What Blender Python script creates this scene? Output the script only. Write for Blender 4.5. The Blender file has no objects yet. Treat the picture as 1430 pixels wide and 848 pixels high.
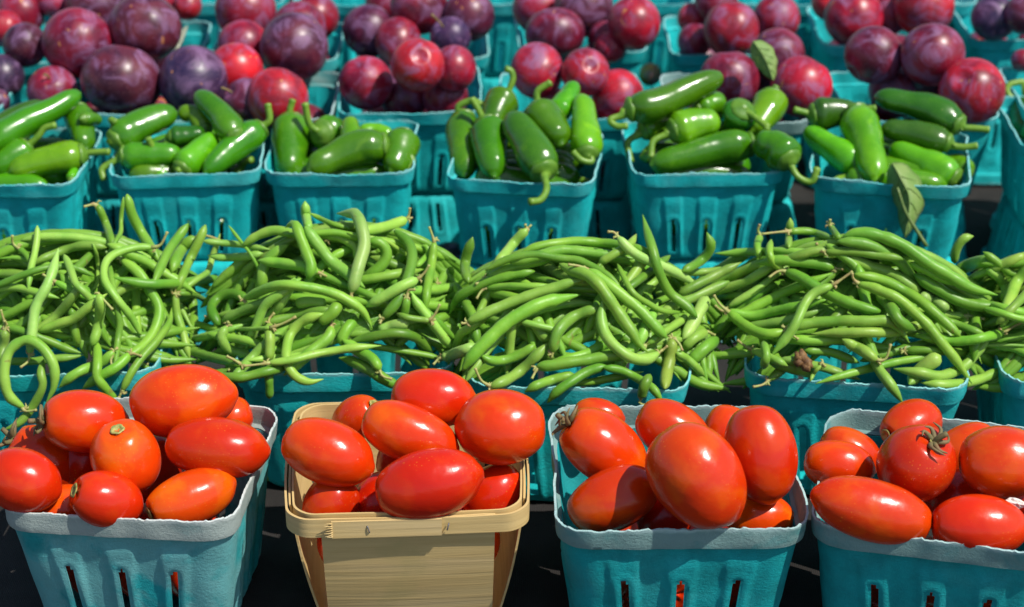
import bpy, bmesh, math, random
import numpy as np
from mathutils import Vector, Matrix, noise

random.seed(7); RN = np.random.RandomState(11)
SC = bpy.context.scene
COL = SC.collection
PI = math.pi

# ------------------------------------------------------------------ camera
F_PX, CX, CY = 2700.0, 715.0, 424.0
PITCH = math.radians(26.0)
CAM = Vector((0, 0, 0.68))
RIGHT = Vector((1, 0, 0)); FWD = Vector((0, math.cos(PITCH), -math.sin(PITCH))); UP = Vector((0, math.sin(PITCH), math.cos(PITCH)))
cd = bpy.data.cameras.new('camera'); cam = bpy.data.objects.new('camera', cd); COL.objects.link(cam)
cam.location = CAM; cam.rotation_euler = (PI/2 - PITCH, 0, 0)
cd.sensor_width = 36.0; cd.lens = 36.0*F_PX/1430.0; cd.clip_start = 0.05; cd.clip_end = 500
cd.dof.use_dof = True; cd.dof.focus_distance = 1.13; cd.dof.aperture_fstop = 8.5
SC.camera = cam

def ray(px, py): return FWD + RIGHT*((px-CX)/F_PX) - UP*((py-CY)/F_PX)     # per unit of depth
def at_depth(px, py, d): return CAM + ray(px, py)*d
def depth_z(px, py, z): return (z - CAM.z)/ray(px, py).z
def at_z(px, py, z): return at_depth(px, py, depth_z(px, py, z))

# ------------------------------------------------------------------ light
SUN = Vector((0.49, -0.27, 0.83)).normalized()
elev = math.asin(SUN.z); azim = math.atan2(SUN.x, SUN.y)
w = bpy.data.worlds.new('World'); SC.world = w; w.use_nodes = True
nt = w.node_tree; bg = nt.nodes['Background']
sky = nt.nodes.new('ShaderNodeTexSky'); sky.sky_type = 'NISHITA'; sky.sun_disc = False
sky.sun_elevation = elev; sky.sun_rotation = azim
nt.links.new(sky.outputs[0], bg.inputs[0]); bg.inputs[1].default_value = SKY_STRENGTH = 0.125
sl = bpy.data.lights.new('sun', 'SUN'); sl.energy = 5.0; sl.angle = math.radians(0.5); sl.color = (1.0, 0.955, 0.88)
so = bpy.data.objects.new('sun', sl); COL.objects.link(so); so.rotation_euler = SUN.to_track_quat('Z', 'Y').to_euler()
SC.view_settings.view_transform = 'Standard'; SC.view_settings.look = 'None'; SC.view_settings.exposure = 0
SC.render.engine = 'CYCLES'

# ------------------------------------------------------------------ materials
class NT:
    def __init__(s, name):
        s.m = bpy.data.materials.new(name); s.m.use_nodes = True; s.t = s.m.node_tree
        s.b = s.t.nodes['Principled BSDF']
    def n(s, typ, **kw):
        x = s.t.nodes.new('ShaderNode'+typ)
        for k, v in kw.items(): setattr(x, k, v)
        return x
    def l(s, a, b): s.t.links.new(a, b)
    def noise(s, vec, scale, detail=4, rough=0.55, dist=0.0):
        x = s.n('TexNoise'); x.inputs['Scale'].default_value = scale; x.inputs['Detail'].default_value = detail
        x.inputs['Roughness'].default_value = rough; x.inputs['Distortion'].default_value = dist
        if vec is not None: s.l(vec, x.inputs['Vector'])
        return x.outputs['Fac']
    def ramp(s, fac, lo, hi, a=0.0, b=1.0):
        x = s.n('MapRange', interpolation_type='SMOOTHSTEP')
        x.inputs['From Min'].default_value = lo; x.inputs['From Max'].default_value = hi
        x.inputs['To Min'].default_value = a; x.inputs['To Max'].default_value = b
        s.l(fac, x.inputs['Value']); return x.outputs['Result']
    def mix(s, fac, a, b, mode='MIX'):
        x = s.n('Mix', data_type='RGBA', blend_type=mode)
        for k, v in ((0, fac), (6, a), (7, b)):
            if isinstance(v, (int, float)): x.inputs[k].default_value = v
            elif isinstance(v, tuple): x.inputs[k].default_value = (*v, 1.0)
            else: s.l(v, x.inputs[k])
        return x.outputs[2]
    def math(s, op, a, b=None):
        x = s.n('Math', operation=op)
        for k, v in ((0, a), (1, b)):
            if v is None: continue
            if isinstance(v, (int, float)): x.inputs[k].default_value = v
            else: s.l(v, x.inputs[k])
        return x.outputs[0]
    def coords(s, rnd=True):
        tc = s.n('TexCoord').outputs['Object']
        if not rnd: return tc
        oi = s.n('ObjectInfo'); v = s.n('VectorMath', operation='ADD')
        mu = s.math('MULTIPLY', oi.outputs['Random'], 37.0)
        s.l(tc, v.inputs[0]); s.l(mu, v.inputs[1]); return v.outputs[0]
    def objcol(s): return s.n('ObjectInfo').outputs['Color']
    def bump(s, h, strength, dist):
        x = s.n('Bump'); x.inputs['Strength'].default_value = strength; x.inputs['Distance'].default_value = dist
        s.l(h, x.inputs['Height']); s.l(x.outputs[0], s.b.inputs['Normal'])
    def set(s, **kw):
        for k, v in kw.items():
            k = k.replace('_', ' ')
            if isinstance(v, (int, float)): s.b.inputs[k].default_value = v
            elif isinstance(v, tuple): s.b.inputs[k].default_value = v if len(v) != 3 or k == 'Subsurface Radius' else (*v, 1)
            else: s.l(v, s.b.inputs[k])
        return s

def mat_tomato():
    n = NT('tomato_skin'); P = n.coords()
    sep = n.n('SeparateXYZ'); n.l(n.n('TexCoord').outputs['Object'], sep.inputs[0])
    c = n.objcol()
    patch = n.noise(P, 45, 3, 0.5, 0.4)
    orange = n.mix(1.0, c, (1.10, 2.5, 1.2), 'MULTIPLY')
    top = n.ramp(n.math('ADD', sep.outputs['Z'], n.math('MULTIPLY', patch, 0.022)), 0.012, 0.040, 0, 0.45)
    c1 = n.mix(top, c, orange)
    c1 = n.mix(n.ramp(patch, 0.45, 0.66, 0, 0.75), c1, orange)
    c1 = n.mix(n.ramp(n.noise(P, 22, 2), 0.35, 0.62, 0.3, 0), c1, n.mix(1.0, c, (0.80, 0.45, 0.5), 'MULTIPLY'))
    spk = n.n('TexVoronoi'); spk.inputs['Scale'].default_value = 420; n.l(P, spk.inputs['Vector'])
    spm = n.math('MULTIPLY', n.ramp(spk.outputs['Distance'], 0.10, 0.24, 1, 0), n.ramp(n.noise(P, 30, 2), 0.48, 0.70, 0, 0.42))
    c1 = n.mix(spm, c1, (0.74, 0.24, 0.02))
    n.set(Base_Color=c1, Roughness=n.ramp(n.noise(P, 260, 3), 0.3, 0.8, 0.19, 0.28), Coat_Weight=0.06, Coat_Roughness=0.25, Specular_IOR_Level=0.40,
          Subsurface_Weight=0.08, Subsurface_Radius=(1.0, 0.15, 0.04), Subsurface_Scale=0.004)
    h = n.math('ADD', n.noise(P, 70, 2), n.math('MULTIPLY', n.noise(P, 900, 2), 0.05))
    n.bump(h, 0.22, 0.003); return n.m

def mat_plum():
    n = NT('plum_skin'); P = n.coords(); c = n.objcol()
    oi = n.n('ObjectInfo')
    m1 = n.noise(P, 34, 5, 0.62, 0.7)
    dark = n.mix(1.0, c, (0.36, 0.5, 0.8), 'MULTIPLY')
    c1 = n.mix(n.ramp(m1, 0.34, 0.66), c, dark)
    red = n.mix(1.0, c, (1.55, 1.3, 1.0), 'MULTIPLY')
    c1 = n.mix(n.ramp(n.noise(P, 20, 3, 0.5), 0.52, 0.75, 0, 0.85), c1, red)
    bl = n.ramp(n.noise(P, 40, 6, 0.66, 1.6), 0.45, 0.68, 0, 0.55)
    c1 = n.mix(bl, c1, (0.29, 0.15, 0.31))
    fr = n.n('LayerWeight'); fr.inputs[0].default_value = 0.35
    dots = n.n('TexVoronoi'); dots.inputs['Scale'].default_value = 330; n.l(P, dots.inputs['Vector'])
    c1 = n.mix(n.ramp(dots.outputs['Distance'], 0.08, 0.2, 0.35, 0), c1, (0.42, 0.20, 0.22))
    sc = n.math('MULTIPLY', n.ramp(n.noise(P, 58, 2, 0.4, 2.0), 0.70, 0.74), 0.8)
    c1 = n.mix(sc, c1, (0.55, 0.22, 0.07))
    n.set(Base_Color=c1, Roughness=n.ramp(bl, 0, 0.5, 0.36, 0.6), Coat_Weight=0.04, Coat_Roughness=0.3)
    n.bump(n.noise(P, 60, 3), 0.12, 0.002); return n.m

def mat_pepper():
    n = NT('pepper_skin'); P = n.coords(); c = n.objcol()
    c1 = n.mix(n.ramp(n.noise(P, 28, 4), 0.35, 0.7), c, n.mix(1.0, c, (0.55, 0.72, 0.6), 'MULTIPLY'))
    c1 = n.mix(n.ramp(n.noise(P, 55, 3, 0.5, 1.0), 0.56, 0.78, 0, 0.45), c1, n.mix(1.0, c, (2.0, 1.55, 1.0), 'MULTIPLY'))
    st = n.n('Mapping'); st.inputs['Scale'].default_value = (5, 5, 5); n.l(P, st.inputs['Vector'])
    cork = n.math('MULTIPLY', n.ramp(n.noise(P, 120, 3, 0.6, 2.5), 0.70, 0.735), n.ramp(n.noise(P, 30, 2), 0.5, 0.65, 0, 0.6))
    c1 = n.mix(cork, c1, (0.30, 0.33, 0.10))
    n.set(Base_Color=c1, Roughness=n.ramp(n.noise(P, 60, 3), 0.35, 0.7, 0.20, 0.34), Coat_Weight=0.10, Coat_Roughness=0.15, Subsurface_Weight=0.05,
          Subsurface_Radius=(0.4, 1.0, 0.1), Subsurface_Scale=0.003)
    n.bump(n.noise(P, 85, 3), 0.22, 0.0022); return n.m

def mat_pepper_stem():
    n = NT('pepper_stem'); P = n.coords(); c = n.objcol()
    c1 = n.mix(n.ramp(n.noise(P, 120, 3), 0.4, 0.7), c, n.mix(1.0, c, (0.6, 0.75, 0.6), 'MULTIPLY'))
    n.set(Base_Color=c1, Roughness=0.4); n.bump(n.noise(P, 300, 3), 0.3, 0.001); return n.m

def mat_bean():
    n = NT('bean_skin'); P = n.coords(); c = n.objcol()
    c1 = n.mix(n.ramp(n.noise(P, 40, 4), 0.35, 0.7), c, n.mix(1.0, c, (0.62, 0.80, 0.6), 'MULTIPLY'))
    c1 = n.mix(n.ramp(n.noise(P, 160, 3, 0.6), 0.55, 0.8, 0, 0.35), c1, n.mix(1.0, c, (1.55, 1.25, 1.3), 'MULTIPLY'))
    spot = n.ramp(n.noise(P, 75, 2, 0.4, 1.2), 0.735, 0.76, 0, 0.55)
    c1 = n.mix(spot, c1, (0.20, 0.14, 0.04))
    n.set(Base_Color=c1, Roughness=0.43, Specular_IOR_Level=0.38, Subsurface_Weight=0.08, Subsurface_Radius=(0.5, 1.0, 0.15), Subsurface_Scale=0.003,
          Sheen_Weight=0.05)
    n.bump(n.noise(P, 230, 3), 0.22, 0.0012); return n.m

def mat_simple(name, col, rough=0.6, var=0.35, scale=150, bump=0.2, col2=None):
    n = NT(name); P = n.coords()
    c2 = col2 or tuple(x*(1-var) for x in col)
    c1 = n.mix(n.ramp(n.noise(P, scale, 4), 0.35, 0.68), col, c2)
    n.set(Base_Color=c1, Roughness=rough); n.bump(n.noise(P, scale*2.5, 4), bump, 0.001); return n.m

def mat_pulp(name, base, fade, fade_amt, edge_z=None, edge_col=(0.50, 0.66, 0.64)):
    n = NT(name); P = n.coords(); tc = n.coords(False)
    c1 = n.mix(n.ramp(n.noise(P, 60, 5, 0.6), 0.35, 0.7), base, tuple(x*0.72 for x in base))
    st = n.n('Mapping'); st.inputs['Scale'].default_value = (1, 1, 7); n.l(P, st.inputs['Vector'])
    fib = n.noise(st.outputs[0], 240, 5, 0.7, 0.3)
    c1 = n.mix(n.ramp(fib, 0.52, 0.78, 0, 0.35), c1, tuple(min(0.8, x*1.35+0.012) for x in base))
    pale = n.math('MULTIPLY', n.ramp(n.noise(P, 26, 5, 0.6, 0.5), 0.5-0.25*fade_amt, 0.72-0.30*fade_amt), fade_amt)
    c1 = n.mix(pale, c1, fade)
    if edge_z is not None:
        sep = n.n('SeparateXYZ'); n.l(tc, sep.inputs[0])
        e = n.ramp(n.math('ADD', sep.outputs['Z'], n.math('MULTIPLY', n.noise(P, 160, 4), 0.0035)), edge_z-0.0008, edge_z+0.0022, 0, 0.8)
        c1 = n.mix(e, c1, edge_col)
    n.set(Base_Color=c1, Roughness=0.72, Specular_IOR_Level=0.35)
    h = n.math('ADD', n.noise(P, 520, 5, 0.7), n.math('MULTIPLY', n.noise(P, 110, 4), 0.5))
    h = n.math('ADD', h, n.math('MULTIPLY', fib, 0.6)); n.bump(h, 0.6, 0.0009); return n.m

def mat_wood():
    n = NT('wood_veneer'); P = n.coords()
    st = n.n('Mapping'); st.inputs['Scale'].default_value = (9, 9, 260); n.l(P, st.inputs['Vector'])
    g = n.noise(st.outputs[0], 1.0, 5, 0.6, 0.2)
    st2 = n.n('Mapping'); st2.inputs['Scale'].default_value = (4, 4, 45); n.l(P, st2.inputs['Vector'])
    c1 = n.mix(n.ramp(g, 0.35, 0.7), (0.62, 0.45, 0.19), (0.53, 0.37, 0.145))
    c1 = n.mix(n.ramp(n.noise(st2.outputs[0], 1.0, 3), 0.45, 0.7, 0, 0.5), c1, (0.68, 0.52, 0.28))
    c1 = n.mix(n.ramp(n.noise(P, 30, 4), 0.55, 0.75, 0, 0.35), c1, (0.40, 0.33, 0.12))
    n.set(Base_Color=c1, Roughness=0.62); n.bump(g, 0.35, 0.0012); return n.m

def mat_cloth():
    n = NT('black_cloth'); P = n.n('TexCoord').outputs['Object']
    w1 = n.n('TexWave', wave_type='BANDS', bands_direction='X'); w1.inputs['Scale'].default_value = 260; w1.inputs['Distortion'].default_value = 0.6
    w2 = n.n('TexWave', wave_type='BANDS', bands_direction='Y'); w2.inputs['Scale'].default_value = 260; w2.inputs['Distortion'].default_value = 0.6
    for x in (w1, w2): n.l(P, x.inputs['Vector'])
    h = n.math('MULTIPLY', w1.outputs['Fac'], w2.outputs['Fac'])
    c1 = n.mix(n.ramp(n.noise(P, 14, 5, 0.6), 0.35, 0.7), (0.034, 0.030, 0.028), (0.018, 0.016, 0.015))
    c1 = n.mix(n.math('MULTIPLY', h, 0.5), c1, (0.048, 0.043, 0.040))
    n.set(Base_Color=c1, Roughness=0.88, Specular_IOR_Level=0.2); n.bump(h, 0.5, 0.001); return n.m

M = dict(tomato=mat_tomato(), plum=mat_plum(), pepper=mat_pepper(), pstem=mat_pepper_stem(), bean=mat_bean(), wood=mat_wood(), cloth=mat_cloth(),
    bstem=mat_simple('bean_stem', (0.34, 0.40, 0.10), 0.55, col2=(0.36, 0.27, 0.10), scale=300),
    calyx=mat_simple('dried_calyx', (0.13, 0.12, 0.045), 0.7, col2=(0.20, 0.12, 0.05), scale=260),
    scar=mat_simple('stem_scar', (0.42, 0.36, 0.10), 0.65, col2=(0.20, 0.24, 0.06), scale=500),
    twig=mat_simple('plum_stem', (0.30, 0.20, 0.06), 0.65, col2=(0.14, 0.12, 0.03), scale=300),
    leaf=mat_simple('wilted_leaf', (0.13, 0.235, 0.04), 0.6, col2=(0.19, 0.28, 0.07), scale=90, bump=0.5),
    drybrown=mat_simple('dry_blossom', (0.22, 0.12, 0.035), 0.7, col2=(0.10, 0.045, 0.015), scale=250),
    ivory=mat_simple('ivory', (0.75, 0.66, 0.60), 0.7, var=0.1),
    wire=mat_simple('staple_wire', (0.13, 0.13, 0.15), 0.4, var=0.2),
    ground=mat_simple('asphalt', (0.055, 0.053, 0.05), 0.9, scale=40))
TEAL = (0.003, 0.51, 0.52)
M['teal'] = mat_pulp('teal_pulp', TEAL, (0.08, 0.46, 0.46), 0.16)
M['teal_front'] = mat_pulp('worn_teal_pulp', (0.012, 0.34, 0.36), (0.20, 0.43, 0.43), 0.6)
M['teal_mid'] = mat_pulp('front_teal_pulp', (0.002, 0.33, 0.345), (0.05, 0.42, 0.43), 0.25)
M['rim_teal'] = mat_pulp('teal_pulp_rim', (0.006, 0.47, 0.48), (0.16, 0.58, 0.58), 0.25, edge_z=0.0, edge_col=(0.30, 0.60, 0.58))
M['rim_grey'] = mat_pulp('faded_pulp_rim', (0.075, 0.29, 0.29), (0.22, 0.33, 0.31), 0.75, edge_z=0.0, edge_col=(0.42, 0.60, 0.58))
M['rim_pale'] = mat_pulp('bleached_pulp_rim', (0.18, 0.32, 0.31), (0.33, 0.38, 0.35), 0.85, edge_z=0.0, edge_col=(0.62, 0.68, 0.64))

# ------------------------------------------------------------------ object helpers
def obj(name, me, mat, parent=None, col=None):
    o = bpy.data.objects.new(name, me); COL.objects.link(o)
    if mat is not None and not me.materials: me.materials.append(mat)
    if parent is not None: o.parent = parent
    if col is not None: o.color = (*col, 1)
    return o
def tag(o, label, cat, group=None):
    o['label'] = label; o['category'] = cat
    if group: o['group'] = group
    return o
def mesh(name, V, Fc, smooth=True):
    me = bpy.data.meshes.new(name); me.from_pydata([tuple(v) for v in V], [], Fc); me.update()
    if smooth: me.polygons.foreach_set('use_smooth', [True]*len(me.polygons))
    return me
def catmull(P, n):
    P = [np.array(p, float) for p in P]
    if len(P) == 2: P = [P[0], (P[0]+P[1])/2, P[1]]
    L = [0]
    for a, b in zip(P, P[1:]): L.append(L[-1]+max(1e-9, np.linalg.norm(b-a)))
    Q = [2*P[0]-P[1]]+P+[2*P[-1]-P[-2]]
    out = []
    for s in np.linspace(0, L[-1], n):
        i = min(len(P)-2, max(0, int(np.searchsorted(L, s, 'right')-1))); t = (s-L[i])/(L[i+1]-L[i])
        p0, p1, p2, p3 = Q[i], Q[i+1], Q[i+2], Q[i+3]
        out.append(0.5*((2*p1)+(-p0+p2)*t+(2*p0-5*p1+4*p2-p3)*t*t+(-p0+3*p1-3*p2+p3)*t**3))
    return np.array(out)
def tube_data(C, R, sides=10, squash=None, groove=0.0, seed=0):
    """tube along points C (Nx3) with radii R; returns verts, faces"""
    N = len(C); C = np.asarray(C, float)
    T = np.gradient(C, axis=0); T /= np.linalg.norm(T, axis=1)[:, None]+1e-12
    rnd = random.Random(seed); a = np.array([rnd.uniform(-1, 1) for _ in range(3)]); a -= T[0]*a.dot(T[0]); a /= np.linalg.norm(a)
    V = []; ang = np.linspace(0, 2*PI, sides, endpoint=False)
    prof = np.ones(sides)
    if groove: prof = 1-groove*np.exp(-((ang-PI/2)/0.35)**2)-groove*0.7*np.exp(-((ang-3*PI/2)/0.35)**2)
    for i in range(N):
        a = a-T[i]*a.dot(T[i]); a /= np.linalg.norm(a); b = np.cross(T[i], a)
        sq = 1.0 if squash is None else squash
        for k in range(sides): V.append(C[i]+(a*math.cos(ang[k])*sq+b*math.sin(ang[k]))*R[i]*prof[k])
    Fc = [(i*sides+k, i*sides+(k+1) % sides, (i+1)*sides+(k+1) % sides, (i+1)*sides+k) for i in range(N-1) for k in range(sides)]
    V.append(C[0]-T[0]*R[0]*0.3); V.append(C[-1]+T[-1]*R[-1]*0.3); s, e = len(V)-2, len(V)-1
    Fc += [(s, (k+1) % sides, k) for k in range(sides)]
    o = (N-1)*sides; Fc += [(e, o+k, o+(k+1) % sides) for k in range(sides)]
    return V, Fc
def tubes_mesh(name, items, sides=7):
    V, Fc = [], []
    for C, R in items:
        v, f = tube_data(C, R, sides); b = len(V); V += v; Fc += [tuple(i+b for i in q) for q in f]
    return mesh(name, V, Fc)
def local(V, origin): o = np.array(origin); return [np.asarray(v)-o for v in V]

# depth map that lets each fruit rest against the ones already placed
class Heap:
    X0, Y0, S = -500, -300, 2.0
    def __init__(s): s.D = np.full((760, 1260), 99.0)
    def win(s, px, py, rx, ry):
        x0 = max(0, int((px-rx-s.X0)/s.S)); x1 = min(1259, int((px+rx-s.X0)/s.S)+1)
        y0 = max(0, int((py-ry-s.Y0)/s.S)); y1 = min(759, int((py+ry-s.Y0)/s.S)+1)
        gx = np.arange(x0, x1+1)*s.S+s.X0-px; gy = np.arange(y0, y1+1)*s.S+s.Y0-py
        return (slice(y0, y1+1), slice(x0, x1+1)), *np.meshgrid(gx, gy)
    def shape(s, px, py, a, b, th):
        m = max(a, b); sl, gx, gy = s.win(px, py, m, m)
        c, n = math.cos(th), math.sin(th)
        u = (gx*c-gy*n)/a; v = (gx*n+gy*c)/b
        return sl, np.sqrt(np.clip(1-u*u-v*v, 0, None)), (u*u+v*v) < 1
    def need(s, px, py, a, b, th, r):
        sl, h, ok = s.shape(px, py, a, b, th)
        if not ok.any(): return 99.0
        return float((s.D[sl]-h*r)[ok].min())
    def put(s, px, py, a, b, th, r, d):
        sl, h, ok = s.shape(px, py, a, b, th)
        Dn = s.D[sl]; s.D[sl] = np.where(ok, np.minimum(Dn, d-h*r), Dn)

# ------------------------------------------------------------------ baskets
def basket_meshes(tagname, W, H, slot_top, seed, cr=0.017, wav=0.0009, slot_h0=0.008):
    """square pulp box: (body, rim band) meshes; origin at centre of the base"""
    rnd = random.Random(seed)
    n_side = 84; cols = []
    for q in range(4):
        for i in range(n_side): cols.append((q, (i+0.5)/n_side))
    def ring(half, r):
        out = []
        flat = 2*(half-r); arc = r*PI/2; tot = flat+arc
        for q, s in cols:
            d = s*tot-arc/2
            if d < 0: a = (d+arc/2)/arc*PI/4-PI/4; x = -(half-r)+r*math.sin(a); y = -(half-r)-r*math.cos(a); nx, ny = math.sin(a), -math.cos(a); f = -1
            elif d > flat: a = (d-flat)/(arc/2)*PI/4; x = (half-r)+r*math.sin(a); y = -(half-r)-r*math.cos(a); nx, ny = math.sin(a), -math.cos(a); f = -1
            else: x = -(half-r)+d; y = -half; nx, ny = 0, -1; f = d/flat
            c, sn = [(1, 0), (0, 1), (-1, 0), (0, -1)][q]
            out.append(((x*c-y*sn, x*sn+y*c), (nx*c-ny*sn, nx*sn+ny*c), f))
        return out
    NC = len(cols); hb = W/2*0.80; band = 0.0145 if W > 0.12 else 0.0125
    zr = H-band; ht = W/2-0.0035
    slots = (0.16, 0.5, 0.84)
    def sstep(x, a, b): t = min(1, max(0, (x-a)/(b-a))); return t*t*(3-2*t)
    rows = [0.0, 0.0015, 0.004]+list(np.linspace(0.008, zr, 30))
    V, hole = [], set(); 
    for j, z in enumerate(rows):
        half = hb+(ht-hb)*(z/zr); 
        if j == 0: half -= 0.004
        if j == 1: half -= 0.0012
        R = ring(half, min(cr, half*0.4))
        for i, ((x, y), (nx, ny), f) in enumerate(R):
            d = 0.0
            if 0 <= f <= 1:
                fade = sstep(z, 0.0, 0.01)*(1-sstep(z, zr-0.014, zr-0.004))
                pan = 0.5+0.5*math.cos(2*PI*(f-0.5)*2.94)
                d += 0.0013*fade*(sstep(pan, 0.30, 0.62))*sstep(f, 0, 0.05)*(1-sstep(f, 0.95, 1))
                for s in slots:
                    dx = (f-s)*2*(half-cr); zz = max(0, z-(slot_top-0.002)); rr = math.hypot(dx, zz)
                    if z > slot_h0-0.004: d += 0.0008*math.exp(-((rr-0.0050)/0.0012)**2)*(1 if z <= slot_top+0.012 else 0)
            k = noise.noise(Vector((x*45, y*45, z*45+seed*9)))*wav
            V.append((x+nx*(d+k), y+ny*(d+k), z))
    Fc = []
    for j in range(len(rows)-1):
        half = hb+(ht-hb)*(rows[j]/zr); zc = (rows[j]+rows[j+1])/2
        for i in range(NC):
            f0 = None; q, s = cols[i]; q2, s2 = cols[(i+1) % NC]
            if q == q2:
                r = min(cr, half*0.4); flat = 2*(half-r); tot = flat+r*PI/2
                d = (s+s2)/2*tot-r*PI/4; f = d/flat
                if slot_h0 < zc < slot_top and any(abs((f-t)*flat) < ((0.0022 if W > .12 else 0.0017)*(1 if zc < slot_top-0.003 else .6)) for t in slots): continue
            Fc.append((j*NC+i, j*NC+(i+1) % NC, (j+1)*NC+(i+1) % NC, (j+1)*NC+i))
    # floor
    c0 = len(V); Rb = ring(hb-0.016, 0.006)
    for (x, y), _, _ in Rb: V.append((x, y, 0.0016))
    Fc += [(i, c0+i, c0+(i+1) % NC, (i+1) % NC) for i in range(NC)]
    Fc.append(tuple(c0+i for i in range(NC))[::-1])
    body = mesh(tagname+'_body', V, Fc)
    # rim band, own origin at its top edge level
    V2, F2 = [], []; prof = [(ht, zr, 0), (ht+0.0026, zr+0.0016, 0), (ht+0.0030, zr+0.004, 0)]+[(ht+0.0030+0.0006*t, zr+0.004+(band-0.004)*t, t) for t in (0.25, 0.5, 0.75, 0.9, 1.0)]
    for half, z, t in prof:
        for (x, y), (nx, ny), f in ring(half, cr+0.002):
            p = Vector((x*28, y*28, seed*3.7)); lo = noise.noise(p)*0.0021*t
            hi = (noise.noise(p*9)*0.0009+noise.noise(p*26)*0.0008+max(0, noise.noise(p*50)-.2)*0.0012)*(t**3)
            k = noise.noise(Vector((x*60, y*60, z*60+seed)))*wav*1.1+noise.noise(p*0.8+Vector((9, 9, 9)))*0.0022*t
            V2.append((x+nx*k, y+ny*k, z+lo+hi-H))
    for j in range(len(prof)-1):
        for i in range(NC): F2.append((j*NC+i, j*NC+(i+1) % NC, (j+1)*NC+(i+1) % NC, (j+1)*NC+i))
    rim = mesh(tagname+'_rim', V2, F2)
    out = []
    for me, th in ((body, 0.0014), (rim, 0.0013)):
        o = bpy.data.objects.new('tmp', me); COL.objects.link(o)
        md = o.modifiers.new('s', 'SOLIDIFY'); md.thickness = th; md.offset = -1
        dg = bpy.context.evaluated_depsgraph_get(); m2 = bpy.data.meshes.new_from_object(o.evaluated_get(dg))
        m2.name = me.name; bpy.data.objects.remove(o)
        m2.polygons.foreach_set('use_smooth', [True]*len(m2.polygons)); m2.set_sharp_from_angle(angle=0.8); out.append(m2)
    return out

QW, QH = 0.142, 0.095
PW, PH = 0.112, 0.076
P_RIM = 0.141
QM = [basket_meshes('quart%d' % i, QW, QH, 0.058, 3+i) for i in range(4)]
PM = [basket_meshes('pint%d' % i, PW, PH, 0.036, 13+i, cr=0.013) for i in range(3)]
def mesh_with(me, mat):
    key = (me.name, mat.name)
    if key not in mesh_with.c:
        m2 = me.copy(); m2.materials.clear(); m2.materials.append(mat); mesh_with.c[key] = m2
    return mesh_with.c[key]
mesh_with.c = {}
BASK = {}
def put_basket(key, L, R, kind, variant, body, rim, label, group, zr=None):
    W, H = (QW, QH) if kind == 'q' else (PW, PH)
    zr = zr if zr is not None else (QH if kind == 'q' else P_RIM)
    A, B = at_z(*L, zr), at_z(*R, zr); v = B-A; yaw = math.atan2(v.y, v.x); s = v.length/W
    nrm = Vector((-v.y, v.x, 0)).normalized(); c = (A+B)/2+nrm*(W*s/2)
    e = bpy.data.objects.new('berry_basket', None); COL.objects.link(e); e.empty_display_size = 0.02
    e.location = (c.x, c.y, zr-H); e.rotation_euler = (0, 0, yaw); e.scale = (s, s, 1)
    bm_, rm_ = (QM if kind == 'q' else PM)[variant]
    obj('body', mesh_with(bm_, M[body]), None, e)
    r = obj('rim_band', mesh_with(rm_, M[rim]), None, e); r.location = (0, 0, H)
    tag(e, label, 'basket', group); BASK[key] = (c, yaw, s); return e
def put_inverted(key, label, group, jit=0.004, top=P_RIM-PH-0.0005):
    c, yaw, s = BASK[key]
    e = bpy.data.objects.new('upturned_basket', None); COL.objects.link(e); e.empty_display_size = 0.02
    e.location = (c.x+random.uniform(-jit, jit), c.y+random.uniform(-jit, jit), top)
    e.rotation_euler = (PI, 0, -yaw+random.uniform(-.06, .06)); k = top/(PH+0.002); e.scale = (1, 1, k)
    bm_, rm_ = PM[random.randrange(3)]
    obj('body', mesh_with(bm_, M['teal']), None, e); r = obj('rim_band', mesh_with(rm_, M['rim_teal']), None, e); r.location = (0, 0, PH)
    tag(e, label, 'basket', group); return e
# ------------------------------------------------------------------ setting
bm = bmesh.new()
def add_quad_sheet(name, pts, mat, kind=None):
    me = mesh(name, pts, [tuple(range(len(pts)))], smooth=False); return obj(name, me, mat)
g = add_quad_sheet('ground', [(-60, -60, -0.76), (60, -60, -0.76), (60, 60, -0.76), (-60, 60, -0.76)], M['ground']); g['kind'] = 'structure'
def cloth_mesh():
    x0, x1, y0, y1, drop = -1.3, 1.3, 0.80, 2.35, 0.74
    V, Fc = [], []; nx, ny = 120, 70
    for j in range(ny+1):
        for i in range(nx+1):
            x = x0+(x1-x0)*i/nx; y = y0+(y1-y0)*j/ny
            V.append((x, y, 0.0012*noise.noise(Vector((x*6, y*6, 1)))-0.0015))
    Fc = [(j*(nx+1)+i, j*(nx+1)+i+1, (j+1)*(nx+1)+i+1, (j+1)*(nx+1)+i) for j in range(ny) for i in range(nx)]
    per = [j for j in range(nx)]+[j*(nx+1)+nx for j in range(ny)]+[ny*(nx+1)+nx-i for i in range(nx)]+[(ny-j)*(nx+1) for j in range(ny)]
    prev = per; n = len(per); cx, cy = (x0+x1)/2, (y0+y1)/2
    for k in range(1, 13):
        cur = []
        for q, i in enumerate(per):
            x, y, z = V[i]; t = k/12; wv = 0.02*t*math.sin(q*0.33)+0.012*t+0.01*t*math.sin(q*0.81)
            nxx = 1 if x > x1-1e-6 else -1 if x < x0+1e-6 else 0; nyy = 1 if y > y1-1e-6 else -1 if y < y0+1e-6 else 0
            cur.append(len(V)); V.append((x+nxx*wv, y+nyy*wv, -drop*t-0.0015))
        Fc += [(prev[q], cur[q], cur[(q+1) % n], prev[(q+1) % n]) for q in range(n)]; prev = cur
    return mesh('tablecloth', V, Fc)
tag(obj('tablecloth', cloth_mesh(), M['cloth']), 'black woven cloth spread over the market table under all the baskets', 'tablecloth')
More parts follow.
